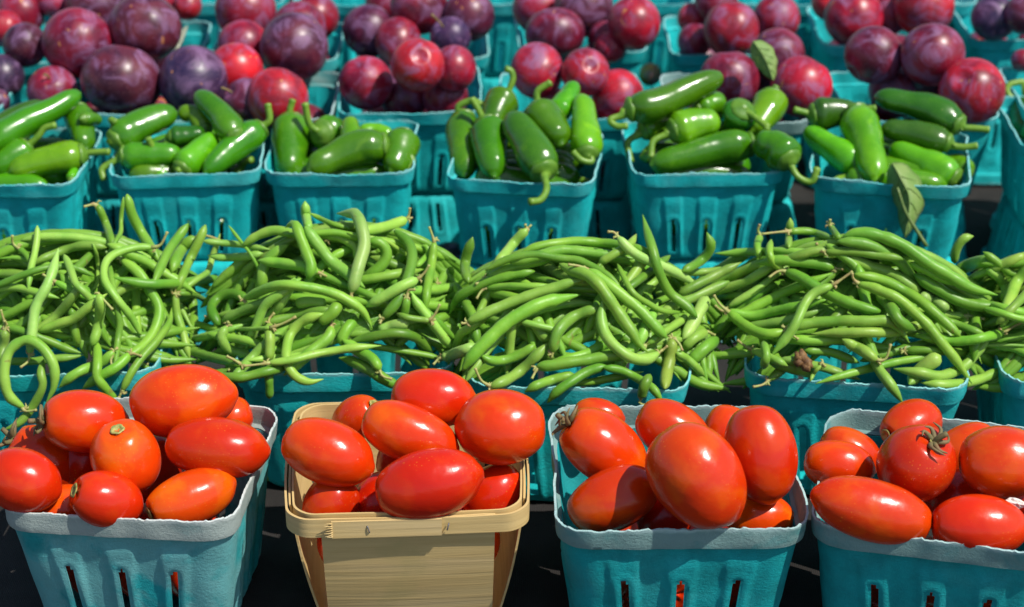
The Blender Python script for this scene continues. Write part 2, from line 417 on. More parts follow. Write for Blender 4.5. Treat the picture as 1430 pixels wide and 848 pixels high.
def box_mesh(name, dims, loc):
    b = bmesh.new(); bmesh.ops.create_cube(b, size=1); bmesh.ops.scale(b, vec=dims, verts=b.verts); bmesh.ops.translate(b, vec=loc, verts=b.verts)
    me = bpy.data.meshes.new(name); b.to_mesh(me); b.free(); return me

# ------------------------------------------------------------------ baskets
GQ, GB, GP, GL = 'teal pulp baskets of tomatoes', 'teal pulp baskets of green beans', 'teal pulp baskets of green peppers', 'teal pulp baskets of plums'
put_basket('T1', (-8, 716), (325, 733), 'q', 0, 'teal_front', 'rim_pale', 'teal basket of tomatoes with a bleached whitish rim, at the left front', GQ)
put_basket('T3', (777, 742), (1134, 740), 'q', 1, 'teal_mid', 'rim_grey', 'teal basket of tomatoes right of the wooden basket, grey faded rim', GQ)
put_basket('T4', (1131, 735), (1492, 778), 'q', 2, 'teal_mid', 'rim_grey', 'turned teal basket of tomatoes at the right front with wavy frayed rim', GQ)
for k, L, R, v, lab in (('B1', (-92, 525), (218, 521), 3, 'teal basket under the far left heap of green beans'),
                        ('B2', (323, 525), (634, 521), 0, 'teal basket of green beans behind the wooden basket and left tomatoes'),
                        ('B3', (652, 538), (962, 548), 1, 'teal basket of green beans with an open front right corner, middle of its row'),
                        ('B4', (1040, 527), (1357, 545), 2, 'teal basket under the widest heap of green beans on the right'),
                        ('B5', (1403, 535), (1715, 540), 0, 'teal bean basket cut off by the right edge')):
    put_basket(k, L, R, 'q', v, 'teal', 'rim_teal', lab, GB)
for k, L, R, v, lab in (('P1', (-115, 255), (100, 258), 0, 'teal basket of peppers cut off by the left edge'),
                        ('P2', (150, 247), (364, 240), 1, 'second teal pepper basket from the left, three dark slots showing'),
                        ('P3', (368, 243), (578, 241), 2, 'third teal pepper basket from the left, tall back right corner showing'),
                        ('P4', (620, 248), (828, 258), 0, 'turned teal pepper basket in the centre holding upright peppers'),
                        ('P5', (884, 244), (1098, 241), 1, 'teal pepper basket right of centre with a long pepper on top'),
                        ('P6', (1132, 248), (1357, 262), 2, 'teal pepper basket on the right with a wilted leaf over its rim'),
                        ('P7', (1428, 205), (1640, 207), 0, 'teal pepper basket barely in view at the right edge')):
    put_basket(k, L, R, 'p', v, 'teal', 'rim_teal', lab, GP)
for k, L, R, v, rim, lab in (('L0', (-205, 158), (-5, 158), 0, 'rim_teal', 'teal plum basket cut off by the left edge'),
                        ('L1', (48, 160), (250, 160), 1, 'rim_teal', 'teal plum basket with big purple plums, behind the second pepper basket'),
                        ('L2', (262, 166), (462, 166), 2, 'rim_grey', 'grey rimmed plum basket behind the third pepper basket'),
                        ('L3', (470, 158), (672, 156), 0, 'rim_teal', 'teal plum basket with bright red plums, left of the centre gap'),
                        ('L4', (700, 166), (902, 165), 1, 'rim_teal', 'teal plum basket behind the central turned pepper basket'),
                        ('L5', (928, 168), (1132, 171), 2, 'rim_grey', 'grey rimmed plum basket with a green leaf among its plums'),
                        ('L6', (1190, 170), (1400, 166), 0, 'rim_teal', 'teal plum basket behind the pepper basket with the wilted leaf'),
                        ('L7', (1436, 160), (1640, 160), 1, 'rim_teal', 'teal plum basket just past the right edge'),
                        ('R0', (-105, 88), (75, 88), 2, 'rim_teal', 'back row plum basket at the far left corner'),
                        ('R1', (95, 85), (274, 85), 0, 'rim_teal', 'back row plum basket behind the big purple plums'),
                        ('R2', (290, 85), (470, 85), 1, 'rim_teal', 'back row plum basket, third from the left'),
                        ('R3', (497, 84), (684, 81), 2, 'rim_teal', 'back row plum basket behind the bright red plums'),
                        ('R4', (725, 74), (905, 72), 0, 'rim_teal', 'back row plum basket with its right rim corner bare, centre'),
                        ('R5', (937, 76), (1116, 76), 1, 'rim_teal', 'back row plum basket behind the plum with the leaf'),
                        ('R6', (1150, 64), (1338, 64), 2, 'rim_teal', 'back row plum basket, second from the right'),
                        ('R7', (1358, 55), (1537, 55), 0, 'rim_teal', 'back row basket holding the blue plum, top right corner')):
    put_basket(k, L, R, 'p', v, 'teal', rim, lab, GL)
R3 = [(-105, 75), (95, 274), (290, 470), (480, 660), (725, 905), (937, 1116), (1150, 1338), (1358, 1537)]
for i, (a, b) in enumerate(R3):
    f = lambda x: 715+(x-715)*0.915+82
    put_basket('S%d' % i, (f(a), 6), (f(b), 6), 'p', i % 3, 'teal', 'rim_teal', 'teal basket at the very back, rim at the top edge, %s' % ('far left corner', 'second from the left', 'third from the left', 'fourth from the left', 'just right of the middle', 'third from the right', 'second from the right', 'far right corner')[i], GL)
names = dict(P1='left edge pepper basket', P2='second pepper basket from the left', P3='third pepper basket from the left', P4='turned central pepper basket', P5='pepper basket right of centre',
             P6='pepper basket with the wilted leaf', P7='pepper basket at the right edge', L0='left edge plum basket', L1='basket of big purple plums', L2='grey rimmed plum basket on the left', L3='basket of bright red plums',
             L4='plum basket behind the central peppers', L5='plum basket with the leaf', L6='right plum basket in the front plum row', L7='plum basket past the right edge',
             R0='far left back row plum basket', R1='second back row plum basket', R2='third back row plum basket', R3='fourth back row plum basket', R4='fifth back row plum basket', R5='sixth back row plum basket', R6='seventh back row plum basket', R7='basket of the blue plum')
for i in range(8): names['S%d' % i] = 'basket at the very back, '+('far left', 'second from the left', 'third from the left', 'fourth from the left', 'right of the middle', 'third from the right', 'second from the right', 'far right')[i]
for k, nm in names.items(): put_inverted(k, 'upside down teal basket propping up the '+nm, 'upturned teal baskets')

# wooden basket
def wooden_basket():
    H = 0.095; A, B = at_z(401, 727, H), at_z(737, 717, H); v = B-A; yaw = math.atan2(v.y, v.x); W = v.length
    n = Vector((-v.y, v.x, 0)).normalized(); c = (A+B)/2+n*W/2
    e = bpy.data.objects.new('wooden_basket', None); COL.objects.link(e); e.location = (c.x, c.y, 0); e.rotation_euler = (0, 0, yaw); e.empty_display_size = .02
    tag(e, 'pale wooden veneer basket of tomatoes between the teal front baskets', 'basket')
    ht, hb = W/2-0.0019, W/2*0.76; wp = W*0.365
    def panel(name, ang):
        V, Fc = [], []; nu, nv = 14, 12
        for side in (0, 1):
            for j in range(nv+1):
                for i in range(nu+1):
                    t = j/nv; u = (i/nu-0.5)*2
                    d = hb+(ht-hb)*t+0.0025*math.sin(PI*t)-0.002*u*u*(1-t)+(0.0010 if abs(math.sin(ang)) < .5 else 0.0038)*(1-(u*.73)**2)*t
                    if j == 0: d -= 0.002
                    x = u*(wp*(0.96+0.04*t)); y = -d+side*0.0013
                    V.append((x*math.cos(ang)-y*math.sin(ang), x*math.sin(ang)+y*math.cos(ang), 0.002+t*(H-0.003)+0.0006*noise.noise(Vector((u*3, t, ang)))*(j == nv)))
        s = (nu+1)*(nv+1)
        for j in range(nv):
            for i in range(nu):
                a = j*(nu+1)+i; Fc.append((a, a+1, a+nu+2, a+nu+1)); Fc.append((s+a, s+a+nu+1, s+a+nu+2, s+a+1))
        edge = [i for i in range(nu+1)]+[j*(nu+1)+nu for j in range(1, nv+1)]+[nv*(nu+1)+i for i in range(nu-1, -1, -1)]+[j*(nu+1) for j in range(nv-1, 0, -1)]
        for a, b in zip(edge, edge[1:]+edge[:1]): Fc.append((a, s+a, s+b, b))
        return obj(name, mesh(name, V, Fc, smooth=False), M['wood'], e)
    panel('front_panel', 0); panel('side_panel', PI/2); panel('back_panel', PI); panel('side_panel', -PI/2)
    obj('base_panel', box_mesh('base_panel', (2*hb-.003, 2*hb-.003, 0.0014), (0, 0, 0.0022)), M['wood'], e)
    def hoop(name, half, z0, z1, th, cr, bow, seed):
        V, Fc = [], []; ns = 40; pts = []
        for q in range(4):
            for i in range(ns):
                s = (i+0.5)/ns*2-1; a = q*PI/2
                # superellipse corner with bowed sides
                ax = abs(s); x = s*half; y = -half
                if ax > 1-cr/half:
                    t = (ax-(1-cr/half))/(cr/half); th_ = t*PI/4; x = math.copysign(half-cr+cr*math.sin(th_), s); y = -(half-cr)-cr*math.cos(th_)
                y -= bow*(1-s*s)*(1 if q in (1, 3) else 0.25)
                pts.append((x*math.cos(a)-y*math.sin(a), x*math.sin(a)+y*math.cos(a)))
        N = len(pts)
        for (r, z) in ((1, z0), (1, z1), (1-th/half, z1), (1-th/half, z0)):
            for i, (x, y) in enumerate(pts):
                zz = z+0.0012*noise.noise(Vector((x*16, y*16, seed+ (z > z0+.001)*3)))
                V.append((x*r, y*r, zz))
        for k in range(4):
            for i in range(N): Fc.append((k*N+i, k*N+(i+1) % N, ((k+1) % 4)*N+(i+1) % N, ((k+1) % 4)*N+i))
        me = mesh(name, V, Fc, smooth=True); me.set_sharp_from_angle(angle=0.7); o = obj(name, me, M['wood'], e)
        return o
    hoop('outer_hoop', W/2+0.0002, H-0.0115, H+0.0002, 0.0012, 0.013, 0.0040, 1)
    hoop('inner_hoop', W/2-0.0036, H-0.010, H+0.0010, 0.0011, 0.012, 0.0036, 5)
    # lapped end of the hoop and staples
    obj('lapped_end', box_mesh('lapped_end', (0.062, 0.0013, 0.0108), (-0.012, -W/2-0.0021, H-0.0058)), M['wood'], e)
    for x, t in ((-0.023, 0.4), (0.023, -0.3)):
        C = np.array([(x, -W/2-0.0022, H-0.0035), (x+0.001*t, -W/2-0.0034, H-0.004), (x+0.003*t, -W/2-0.0035, H-0.007), (x+0.0035*t, -W/2-0.0022, H-0.0078)])
        obj('staple', tubes_mesh('staple', [(catmull(C, 8), np.full(8, 0.0004))], 6), M['wire'], e)
    frs = []
    for k in range(7):
        z = H-0.0015-0.0014*k; frs.append((catmull([(-0.0425, -W/2-0.0030, z), (-0.0445, -W/2-0.0034, z+random.uniform(-.0006, .0006)), (-0.0455-random.uniform(0, .002), -W/2-0.0038, z+random.uniform(-.001, .001))], 5), np.linspace(0.0005, 0.0001, 5)))
    obj('frayed_edge', tubes_mesh('frayed_edge', frs, 5), M['wood'], e)
    BASK['T2'] = (c, yaw, W/QW)
wooden_basket()

# ------------------------------------------------------------------ tomatoes and plums
def fruit_mesh(name, a, b, seed, kind='tomato', blunt=0.0, dimple=0.5, c=None):
    """long axis is local Z, stem end at +Z; a, b half length / half width"""
    rnd = random.Random(seed); c = c or b; V, Fc = [], []; nr, ns = 34, 40
    ph = [rnd.uniform(0, 6.28) for _ in range(4)]; lob = rnd.choice((3, 4, 5)) if kind == 'tomato' else 2
    for j in range(nr+1):
        t = PI*j/nr; z = math.cos(t); r = math.sin(t)
        for i in range(ns):
            p = 2*PI*i/ns
            if kind == 'tomato':
                rr = abs(r)**0.92; zz = z
                rr *= 1+0.05*blunt*z+0.02*math.cos(lob*p+ph[0])*(0.3+0.7*max(0, z)**2)+0.012*math.cos(2*p+ph[1])
                if z < -0.9: zz = z-(abs(z)-0.9)*0.35*rnd.random() if False else z
                if z > 0.86: zz = z-dimple*0.28*((z-0.86)/0.14)**1.6*(1+0.15*math.cos(lob*p))
                if z < -0.955: zz = z-(-z-0.955)*1.1
                x, y, zz = rr*math.cos(p)*b, rr*math.sin(p)*c, zz*a
            else:
                rr = abs(r)**0.95; d = (1-z*0.9)/1.9
                cl = math.exp(-((p-PI)/0.16)**2)*0.045*min(1, r*1.5)
                rr *= 1-cl; zz = z
                if z > 0.945: zz = z-0.45*dimple*((z-0.945)/0.055)**1.4
                x, y, zz = rr*math.cos(p)*b, rr*math.sin(p)*c, zz*a
            k = 1+(0.05 if kind == 'tomato' else 0.022)*noise.noise(Vector((x*34+seed*5, y*34, zz*26)))+(0.012 if kind == 'tomato' else 0.004)*noise.noise(Vector((x*90+seed*3, y*90, zz*60)))
            V.append((x*k, y*k, zz*k))
    for j in range(nr):
        for i in range(ns):
            q = (j*ns+i, (j+1)*ns+i, (j+1)*ns+(i+1) % ns, j*ns+(i+1) % ns); Fc.append(q)
    # close poles
    V.append(tuple(np.mean(V[:ns], axis=0))); V.append(tuple(np.mean(V[nr*ns:(nr+1)*ns], axis=0)))
    me = mesh(name, V, Fc)
    b2 = bmesh.new(); b2.from_mesh(me); bmesh.ops.remove_doubles(b2, verts=b2.verts, dist=1e-5); bmesh.ops.recalc_face_normals(b2, faces=b2.faces); b2.to_mesh(me); b2.free()
    me.polygons.foreach_set('use_smooth', [True]*len(me.polygons)); return me, V[len(V)-2][2]
def axis_quat(th, tilt, roll=0.0):
    """long axis at image angle th (ccw from right), tilted towards the viewer by tilt"""
    ax = (RIGHT*math.cos(th)+UP*math.sin(th))*math.cos(tilt)-FWD*math.sin(tilt)
    q = ax.normalized().to_track_quat('Z', 'Y'); return q @ Matrix.Rotation(roll, 3, 'Z').to_quaternion()
def scar_mesh(r, seed):
    V, Fc = [], []; n = 20; rnd = random.Random(seed)
    prof = ((1.0, -0.0007), (0.92, 0.0002), (0.62, 0.0003), (0.5, -0.0004), (0.0, -0.0006))
    for rr, z in prof:
        for i in range(n):
            p = 2*PI*i/n; k = 1+0.08*math.sin(5*p+seed)+0.03*rnd.uniform(-1, 1); V.append((rr*r*k*math.cos(p), rr*r*k*math.sin(p), z+0.0014*rr*rr))
    for j in range(len(prof)-1):
        for i in range(n): Fc.append((j*n+i, j*n+(i+1) % n, (j+1)*n+(i+1) % n, (j+1)*n+i))
    return mesh('stem_scar', V, Fc)
def calyx_mesh(r, seed, stem=True):
    rnd = random.Random(seed); items = []
    for k in range(6):
        p = 2*PI*k/6+rnd.uniform(-.3, .3); L = r*rnd.uniform(0.7, 1.2); up = rnd.uniform(0.1, 1.0)
        pts = [(0, 0, 0.0006), (math.cos(p)*L*0.4, math.sin(p)*L*0.4, 0.0014+0.003*up*rnd.random()), (math.cos(p+.3)*L*0.8, math.sin(p+.3)*L*0.8, 0.001+0.005*up), (math.cos(p+.8)*L, math.sin(p+.8)*L, 0.008*up-0.0005)]
        items.append((catmull(pts, 9), np.array([0.0008, 0.0012, 0.0014, 0.0013, 0.0011, 0.0009, 0.0007, 0.0005, 0.0002])*1.15))
    if stem: items.append((catmull([(0, 0, 0), (0.0008, 0, 0.005), (0.003, 0.001, 0.010)], 7), np.linspace(0.0019, 0.0016, 7)))
    return tubes_mesh('calyx', items, 6)

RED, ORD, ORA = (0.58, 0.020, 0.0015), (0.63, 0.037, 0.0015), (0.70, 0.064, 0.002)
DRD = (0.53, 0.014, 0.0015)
# basket, x, y, half length, half width (px), image angle of the stem end, tilt of the stem end towards the viewer, height above table, colour, stem end, label
TOM = [
 ('T1', 62, 641, 56, 42, 146, 5, .086, ORD, 'calyx', 'tomato leaning behind the leftmost cut off tomato, dried stem at its upper end'),
 ('T1', 84, 716, 50, 38, 200, 0, .080, ORA, None, 'low orange tomato half hidden behind two tomatoes in the left basket'),
 ('T1', 318, 585, 36, 30, 20, 0, .090, ORD, None, 'small patch of tomato behind the big top and right tomatoes, left basket'),
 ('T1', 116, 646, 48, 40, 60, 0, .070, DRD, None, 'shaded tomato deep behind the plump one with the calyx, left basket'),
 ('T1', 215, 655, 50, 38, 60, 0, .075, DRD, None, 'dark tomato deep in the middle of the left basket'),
 ('T1', 255, 560, 75, 51, 190, 0, .124, ORD, None, 'largest tomato on top of the left basket, near the beans'),
 ('T1', 117, 588, 61, 44, 178, 18, .116, ORD, 'calyx', 'plump tomato with a curly dried calyx on its left end'),
 ('T1', 301, 625, 73, 44, 174, 0, .106, RED, None, 'long pointed red tomato against the right wall of the left basket'),
 ('T1', 176, 638, 55, 49, 98, 38, .106, ORA, 'scar', 'upright orange tomato with a pale round stem scar on top'),
 ('T1', 265, 696, 66, 38, 201, 22, .086, ORA, 'scar', 'bright orange tomato with a stem scar at its lower left end'),
 ('T1', 148, 697, 53, 40, 160, 30, .088, RED, 'scar', 'red tomato with an orange stem scar on its left, front of the left basket'),
 ('T1', 30, 671, 55, 46, 160, 0, .100, RED, None, 'red tomato cut off by the left edge of the photo'),
 ('T2', 498, 584, 40, 30, 35, 30, .094, ORD, 'scar', 'small tomato with a scar at the back left of the wooden basket'),
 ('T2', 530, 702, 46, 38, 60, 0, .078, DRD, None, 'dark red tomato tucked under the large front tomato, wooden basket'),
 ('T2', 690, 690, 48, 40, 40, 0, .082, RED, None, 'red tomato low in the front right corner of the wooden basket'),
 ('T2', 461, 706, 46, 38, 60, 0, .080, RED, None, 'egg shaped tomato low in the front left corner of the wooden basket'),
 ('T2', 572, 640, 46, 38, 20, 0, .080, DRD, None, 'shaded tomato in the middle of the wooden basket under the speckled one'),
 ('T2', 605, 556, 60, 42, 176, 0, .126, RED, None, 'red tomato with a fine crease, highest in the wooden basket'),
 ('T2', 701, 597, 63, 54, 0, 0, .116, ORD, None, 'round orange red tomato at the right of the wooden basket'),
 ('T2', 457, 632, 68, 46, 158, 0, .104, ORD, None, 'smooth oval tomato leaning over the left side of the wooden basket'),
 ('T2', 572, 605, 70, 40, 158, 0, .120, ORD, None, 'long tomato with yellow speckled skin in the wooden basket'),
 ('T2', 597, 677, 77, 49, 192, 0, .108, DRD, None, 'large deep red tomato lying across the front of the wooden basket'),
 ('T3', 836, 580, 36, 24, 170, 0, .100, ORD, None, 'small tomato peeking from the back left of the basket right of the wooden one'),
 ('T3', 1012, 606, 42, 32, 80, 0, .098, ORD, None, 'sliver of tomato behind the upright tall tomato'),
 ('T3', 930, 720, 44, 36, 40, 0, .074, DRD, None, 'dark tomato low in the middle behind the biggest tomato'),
 ('T3', 1060, 724, 48, 36, 178, 0, .078, ORA, None, 'orange tomato low in the front right corner beneath the upright one'),
 ('T3', 940, 602, 56, 40, 150, 0, .110, ORD, None, 'tomato half hidden behind the biggest tomato'),
 ('T3', 843, 626, 67, 47, 145, 8, .108, ORD, 'calyx', 'oval tomato with a woody stem at its upper left end'),
 ('T3', 856, 697, 67, 43, 205, 0, .092, ORD, None, 'tomato at the front left half in shadow of the biggest tomato'),
 ('T3', 1062, 634, 70, 51, 100, 0, .116, RED, None, 'tall upright glossy tomato at the right of its basket'),
 ('T3', 973, 664, 81, 63, 128, 0, .122, ORD, None, 'biggest tomato of all, standing slanted in the centre of its basket'),
 ('T4', 1272, 593, 48, 34, 200, 25, .098, ORD, 'scar', 'tomato behind the one with the green calyx, stem scar on its left'),
 ('T4', 1188, 632, 46, 32, 150, 0, .090, ORD, None, 'tomato behind the small round one at the left of the turned basket'),
 ('T4', 1348, 632, 50, 38, 30, 0, .095, ORD, None, 'tomato showing left of the cut off one in the turned basket'),
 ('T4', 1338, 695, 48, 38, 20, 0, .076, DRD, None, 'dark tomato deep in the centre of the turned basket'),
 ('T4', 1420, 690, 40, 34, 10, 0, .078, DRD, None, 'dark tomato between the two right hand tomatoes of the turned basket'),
 ('T4', 1171, 650, 50, 36, 170, 0, .098, ORD, None, 'small rounded tomato by the left wall of the turned basket'),
 ('T4', 1279, 649, 57, 54, 62, 40, .112, RED, 'calyx', 'round tomato crowned with a green brown calyx, right basket'),
 ('T4', 1403, 645, 64, 51, 175, 0, .112, ORD, None, 'big tomato running out of the right edge of the photo'),
 ('T4', 1219, 712, 86, 43, 345, 0, .104, ORD, None, 'longest tomato with a pointed left tip, front of the turned basket'),
 ('T4', 1368, 735, 68, 43, 176, 0, .090, RED, None, 'red tomato half shaded at the front right of the turned basket'),
]
heap = Heap()
order = list(range(len(TOM)))
for idx in order:
    k, x, y, a, b, th, tl, z, colr, end, lab = TOM[idx]
    th, tl = math.radians(th), math.radians(tl); d = depth_z(x, y, z)
    for _ in range(2):
        r = b*d/F_PX; nd = heap.need(x, y, a, b, th, r*0.92); d2 = min(depth_z(x, y, z), nd+0.002)
        d = max(d2, depth_z(x, y, z)-0.022)
    heap.put(x, y, a, b, th, r, d)
    s = d/F_PX; rnd = random.Random(idx)
    me, zs = fruit_mesh('tomato', a*s, b*s, idx+1, 'tomato', blunt=rnd.uniform(-0.8, 1.0), dimple=0.5 if end else 0.15)
    jit = [c*rnd.uniform(0.88, 1.1) for c in colr]
    o = obj('tomato', me, M['tomato'], None, jit); o.rotation_mode = 'QUATERNION'; o.rotation_quaternion = axis_quat(th, tl, rnd.uniform(0, 6)); o.location = at_depth(x, y, d)
    tag(o, lab, 'tomato', 'red plum tomatoes in the front baskets')
    if end:
        q = obj('stem_scar', scar_mesh(0.0042 if end == 'scar' else 0.003, idx), M['scar'], o); q.location = (0, 0, zs+0.0006)
        if end == 'calyx': q = obj('calyx', calyx_mesh(b*s*0.55, idx), M['calyx'], o); q.location = (0, 0, zs)
c_, yaw_, s_ = BASK['T2']
for sx_, side_ in ((-1, 'left'), (1, 'right')):
    me, zs = fruit_mesh('tomato', 0.028, 0.021, 60+sx_, 'tomato'); L = Matrix.Rotation(yaw_, 3, 'Z') @ Vector((sx_*0.031, -0.029, 0.055))
    o = obj('tomato', me, M['tomato'], None, RED); o.location = Vector((c_.x, c_.y, 0))+L; o.rotation_euler = (1.2, 0, yaw_+0.5*sx_)
    tag(o, 'tomato seen through the %s front corner gap of the wooden basket' % side_, 'tomato', 'red plum tomatoes in the front baskets')
# bottom layer, glimpsed through the slots
nm = dict(T1='teal basket at the left front', T3='teal basket right of the wooden one', T4='turned teal basket at the right front')
for k, lab in nm.items():
    c, yaw, s = BASK[k]; me, zs = fruit_mesh('tomato', 0.029, 0.0225, 77+len(k), 'tomato')
    for q, (i, j) in enumerate(((-1, -1), (0, -1), (1, -1), (-.6, .6), (.6, .6))):
        o = obj('tomato', me, M['tomato'], None, [x*random.uniform(.8, 1.1) for x in RED]); L = Matrix.Rotation(yaw, 3, 'Z') @ Vector((i*0.030, j*0.014+0.006, 0.027))
        o.location = Vector((c.x, c.y, 0))+L; o.rotation_euler = (PI/2+random.uniform(-.2, .2), 0, random.uniform(-.4, .4)+yaw)
        tag(o, 'red tomato seen through the slots of the '+lab, 'tomato', 'tomatoes at the bottom of the '+lab)

PR, PC, PP, PB = (0.40, 0.008, 0.024), (0.24, 0.008, 0.024), (0.115, 0.013, 0.030), (0.060, 0.022, 0.058)
PRR = (0.55, 0.012, 0.022)
# x, y, radius px, height, colour, stem hint (image angle, tilt) or None, aspect, label
PLUM = [
 (30, 18, 33, .165, PC, None, 1, 'reddish plum at the top left corner of the photo'),
 (6, 40, 26, .160, PR, None, 1, 'small red plum with a bright spot at the left edge'),
 (75, 2, 22, .160, PR, None, 1, 'red plum cut by the top edge near the left corner'),
 (136, 8, 45, .165, PP, None, 1, 'dark purple plum cut by the top edge behind two large plums'),
 (219, 4, 34, .160, PC, None, 1, 'dark red plum behind the large shaded purple one, top edge'),
 (262, 8, 20, .160, PRR, None, 1, 'small red plum tip beside the teal gap at the top left'),
 (343, 15, 43, .172, PC, None, 1, 'crimson plum cut by the top edge left of the second gap'),
 (441, 24, 32, .160, PR, None, 1, 'crimson plum at the back right of the third basket'),
 (418, 40, 38, .165, PC, None, 1, 'pinkish plum behind the large bloomed purple plum'),
 (540, 6, 30, .160, PC, None, 1, 'dark red plum between two top edge plums in the fourth basket'),
 (585, 8, 40, .178, PC, None, 1, 'very dark red plum cut by the top edge above the stemmed plum'),
 (655, 22, 36, .165, PP, None, 1, 'purple plum at the back right of the basket of bright red plums'),
 (515, 43, 37, .158, PP, (200, 20), 1, 'purple plum with an orange mark left of the bloomed red plum'),
 (629, 52, 29, .158, PB, (130, 50), .92, 'lilac bloomed plum with a thin yellow stem'),
 (556, 58, 32, .158, PR, None, 1.1, 'red plum heavily dusted with white bloom'),
 (752, 12, 36, .160, PR, None, 1, 'red plum at the top left of the central back basket'),
 (815, 10, 42, .172, PP, (60, 10), 1, 'dark plum with an orange mark at the top of the central back basket'),
 (846, 55, 26, .145, PC, None, 1, 'shaded plum under the shiny red one, central back basket'),
 (852, 66, 22, .142, PR, None, 1, 'small red plum bit just above the bare rim, central back basket'),
 (775, 47, 42, .152, PC, None, .86, 'oval dusky plum in the central back basket'),
 (885, 32, 37, .160, PR, None, 1, 'shiny round red plum at the right of the central back basket'),
 (968, 26, 22, .155, PRR, None, 1, 'small bright plum by the left wall of the basket behind the leaf'),
 (970, 57, 24, .146, PC, None, 1, 'small dusky plum low at the left behind the leaf'),
 (1000, 4, 30, .165, PC, None, 1, 'red plum cut by the top edge above the basket behind the leaf'),
 (1084, 26, 33, .160, PR, None, 1, 'reddish mottled plum right of the round one, behind the leaf'),
 (1021, 41, 39, .165, PR, None, 1, 'round mottled crimson plum in the middle behind the leaf'),
 (1158, 4, 25, .160, PRR, None, 1, 'bright red plum at the top edge above the gap'),
 (1240, 20, 30, .155, PR, None, 1, 'red plum showing between two plums on the right'),
 (1192, 24, 41, .162, PR, None, 1, 'crimson plum with a white gleam on the right'),
 (1290, 10, 42, .165, PRR, None, 1, 'large bright crimson plum cut by the top edge on the right'),
 (1388, 25, 32, .160, PB, None, 1, 'blue purple plum near the top right corner'),
 (1430, 20, 28, .160, PP, None, 1, 'dark plum at the right edge beside the blue one'),
 (1428, 85, 16, .150, PC, None, 1, 'dark plum bit at the right edge below the blue one'),
 # front plum row
 (3, 107, 31, .150, PB, None, 1, 'purple plum at the left edge above the teal rim'),
 (-4, 142, 18, .140, PP, None, 1, 'small purple plum in the left edge corner above the peppers'),
 (35, 63, 31, .155, PP, None, 1, 'dark purple plum between the left edge plums and the red one'),
 (210, 92, 33, .145, PR, None, 1, 'pinkish plum squeezed behind the widest purple plum'),
 (340, 64, 36, .160, PR, None, 1, 'crimson plum above the bright orange red one, third basket'),
 (108, 60, 49, .166, PC, (60, 30), 1, 'large red purple plum with a pink sheen on top'),
 (202, 40, 51, .168, PP, None, .93, 'large dark purple plum with a soft gleam'),
 (74, 128, 36, .140, PC, (85, 60), 1, 'small red plum with a stub stem above the left peppers'),
 (169, 113, 57, .148, PP, None, .87, 'widest dark purple plum with a lilac crease'),
 (270, 112, 48, .150, PB, None, 1, 'bluish purple plum behind the slanted pepper tip'),
 (322, 158, 20, .135, PRR, None, 1, 'small red plum bit behind the second pepper basket'),
 (330, 98, 38, .145, PRR, None, 1, 'bright orange red plum between purple plums'),
 (345, 142, 34, .138, PP, (150, 40), 1, 'shaded purple plum with a brown stem end'),
 (411, 66, 48, .168, PP, None, 1.02, 'big purple plum with lilac bloom and a bright highlight'),
 (388, 137, 43, .140, PRR, (60, 10), 1, 'red plum with an orange scratch above the upright peppers'),
 (565, 135, 34, .135, PC, None, 1, 'dark shaded plum under the brightest red plum'),
 (622, 135, 32, .138, PC, None, 1, 'dusty plum low behind the teal rim and pepper stems'),
 (634, 95, 31, .152, PR, None, 1.05, 'smooth red plum right of the brightest red plum'),
 (511, 116, 38, .142, PR, (120, 50), .98, 'crimson plum with a bloomed stem cavity, left of the brightest plum'),
 (583, 91, 38, .160, PRR, (60, 75), 1, 'brightest red plum with a deep stem cavity facing the viewer'),
 (768, 138, 20, .136, PRR, None, 1, 'small red plum peeking between two pepper stems'),
 (750, 99, 37, .152, PR, None, 1.08, 'rosy red plum at the left of the central plum basket'),
 (862, 134, 37, .142, PRR, None, 1, 'red plum with white bloom low beside the long pepper'),
 (817, 101, 34, .154, PR, (40, 75), 1, 'red plum with a round stem cavity, central plum basket'),
 (1072, 108, 30, .145, PP, (90, 40), 1, 'shaded dark plum hanging onto the green leaf'),
 (1086, 77, 38, .158, PC, (150, 10), .93, 'brownish plum with tan russet on its shoulder'),
 (1018, 112, 42, .145, PC, (95, 10), 1, 'plum with a red cap and lilac sides behind the long pepper'),
 (1119, 121, 43, .146, PR, (60, 15), 1.02, 'round crimson plum with an orange scar, right of the leaf'),
 (1256, 126, 43, .140, PC, None, .9, 'crimson plum low behind the dark top pepper on the right'),
 (1302, 108, 36, .138, PP, None, 1, 'dark shadowed plum between three right hand plums'),
 (1220, 77, 41, .162, PC, (220, 5), 1.03, 'matt red brown plum with a small yellow mark on its left'),
 (1302, 76, 45, .166, PC, None, .95, 'half shadowed red brown plum with a bloom fringe'),
 (1357, 127, 46, .146, PR, (150, 55), .95, 'crimson plum with a teardrop stem cavity, front right plum'),
]
heap = Heap(); pdepth = []
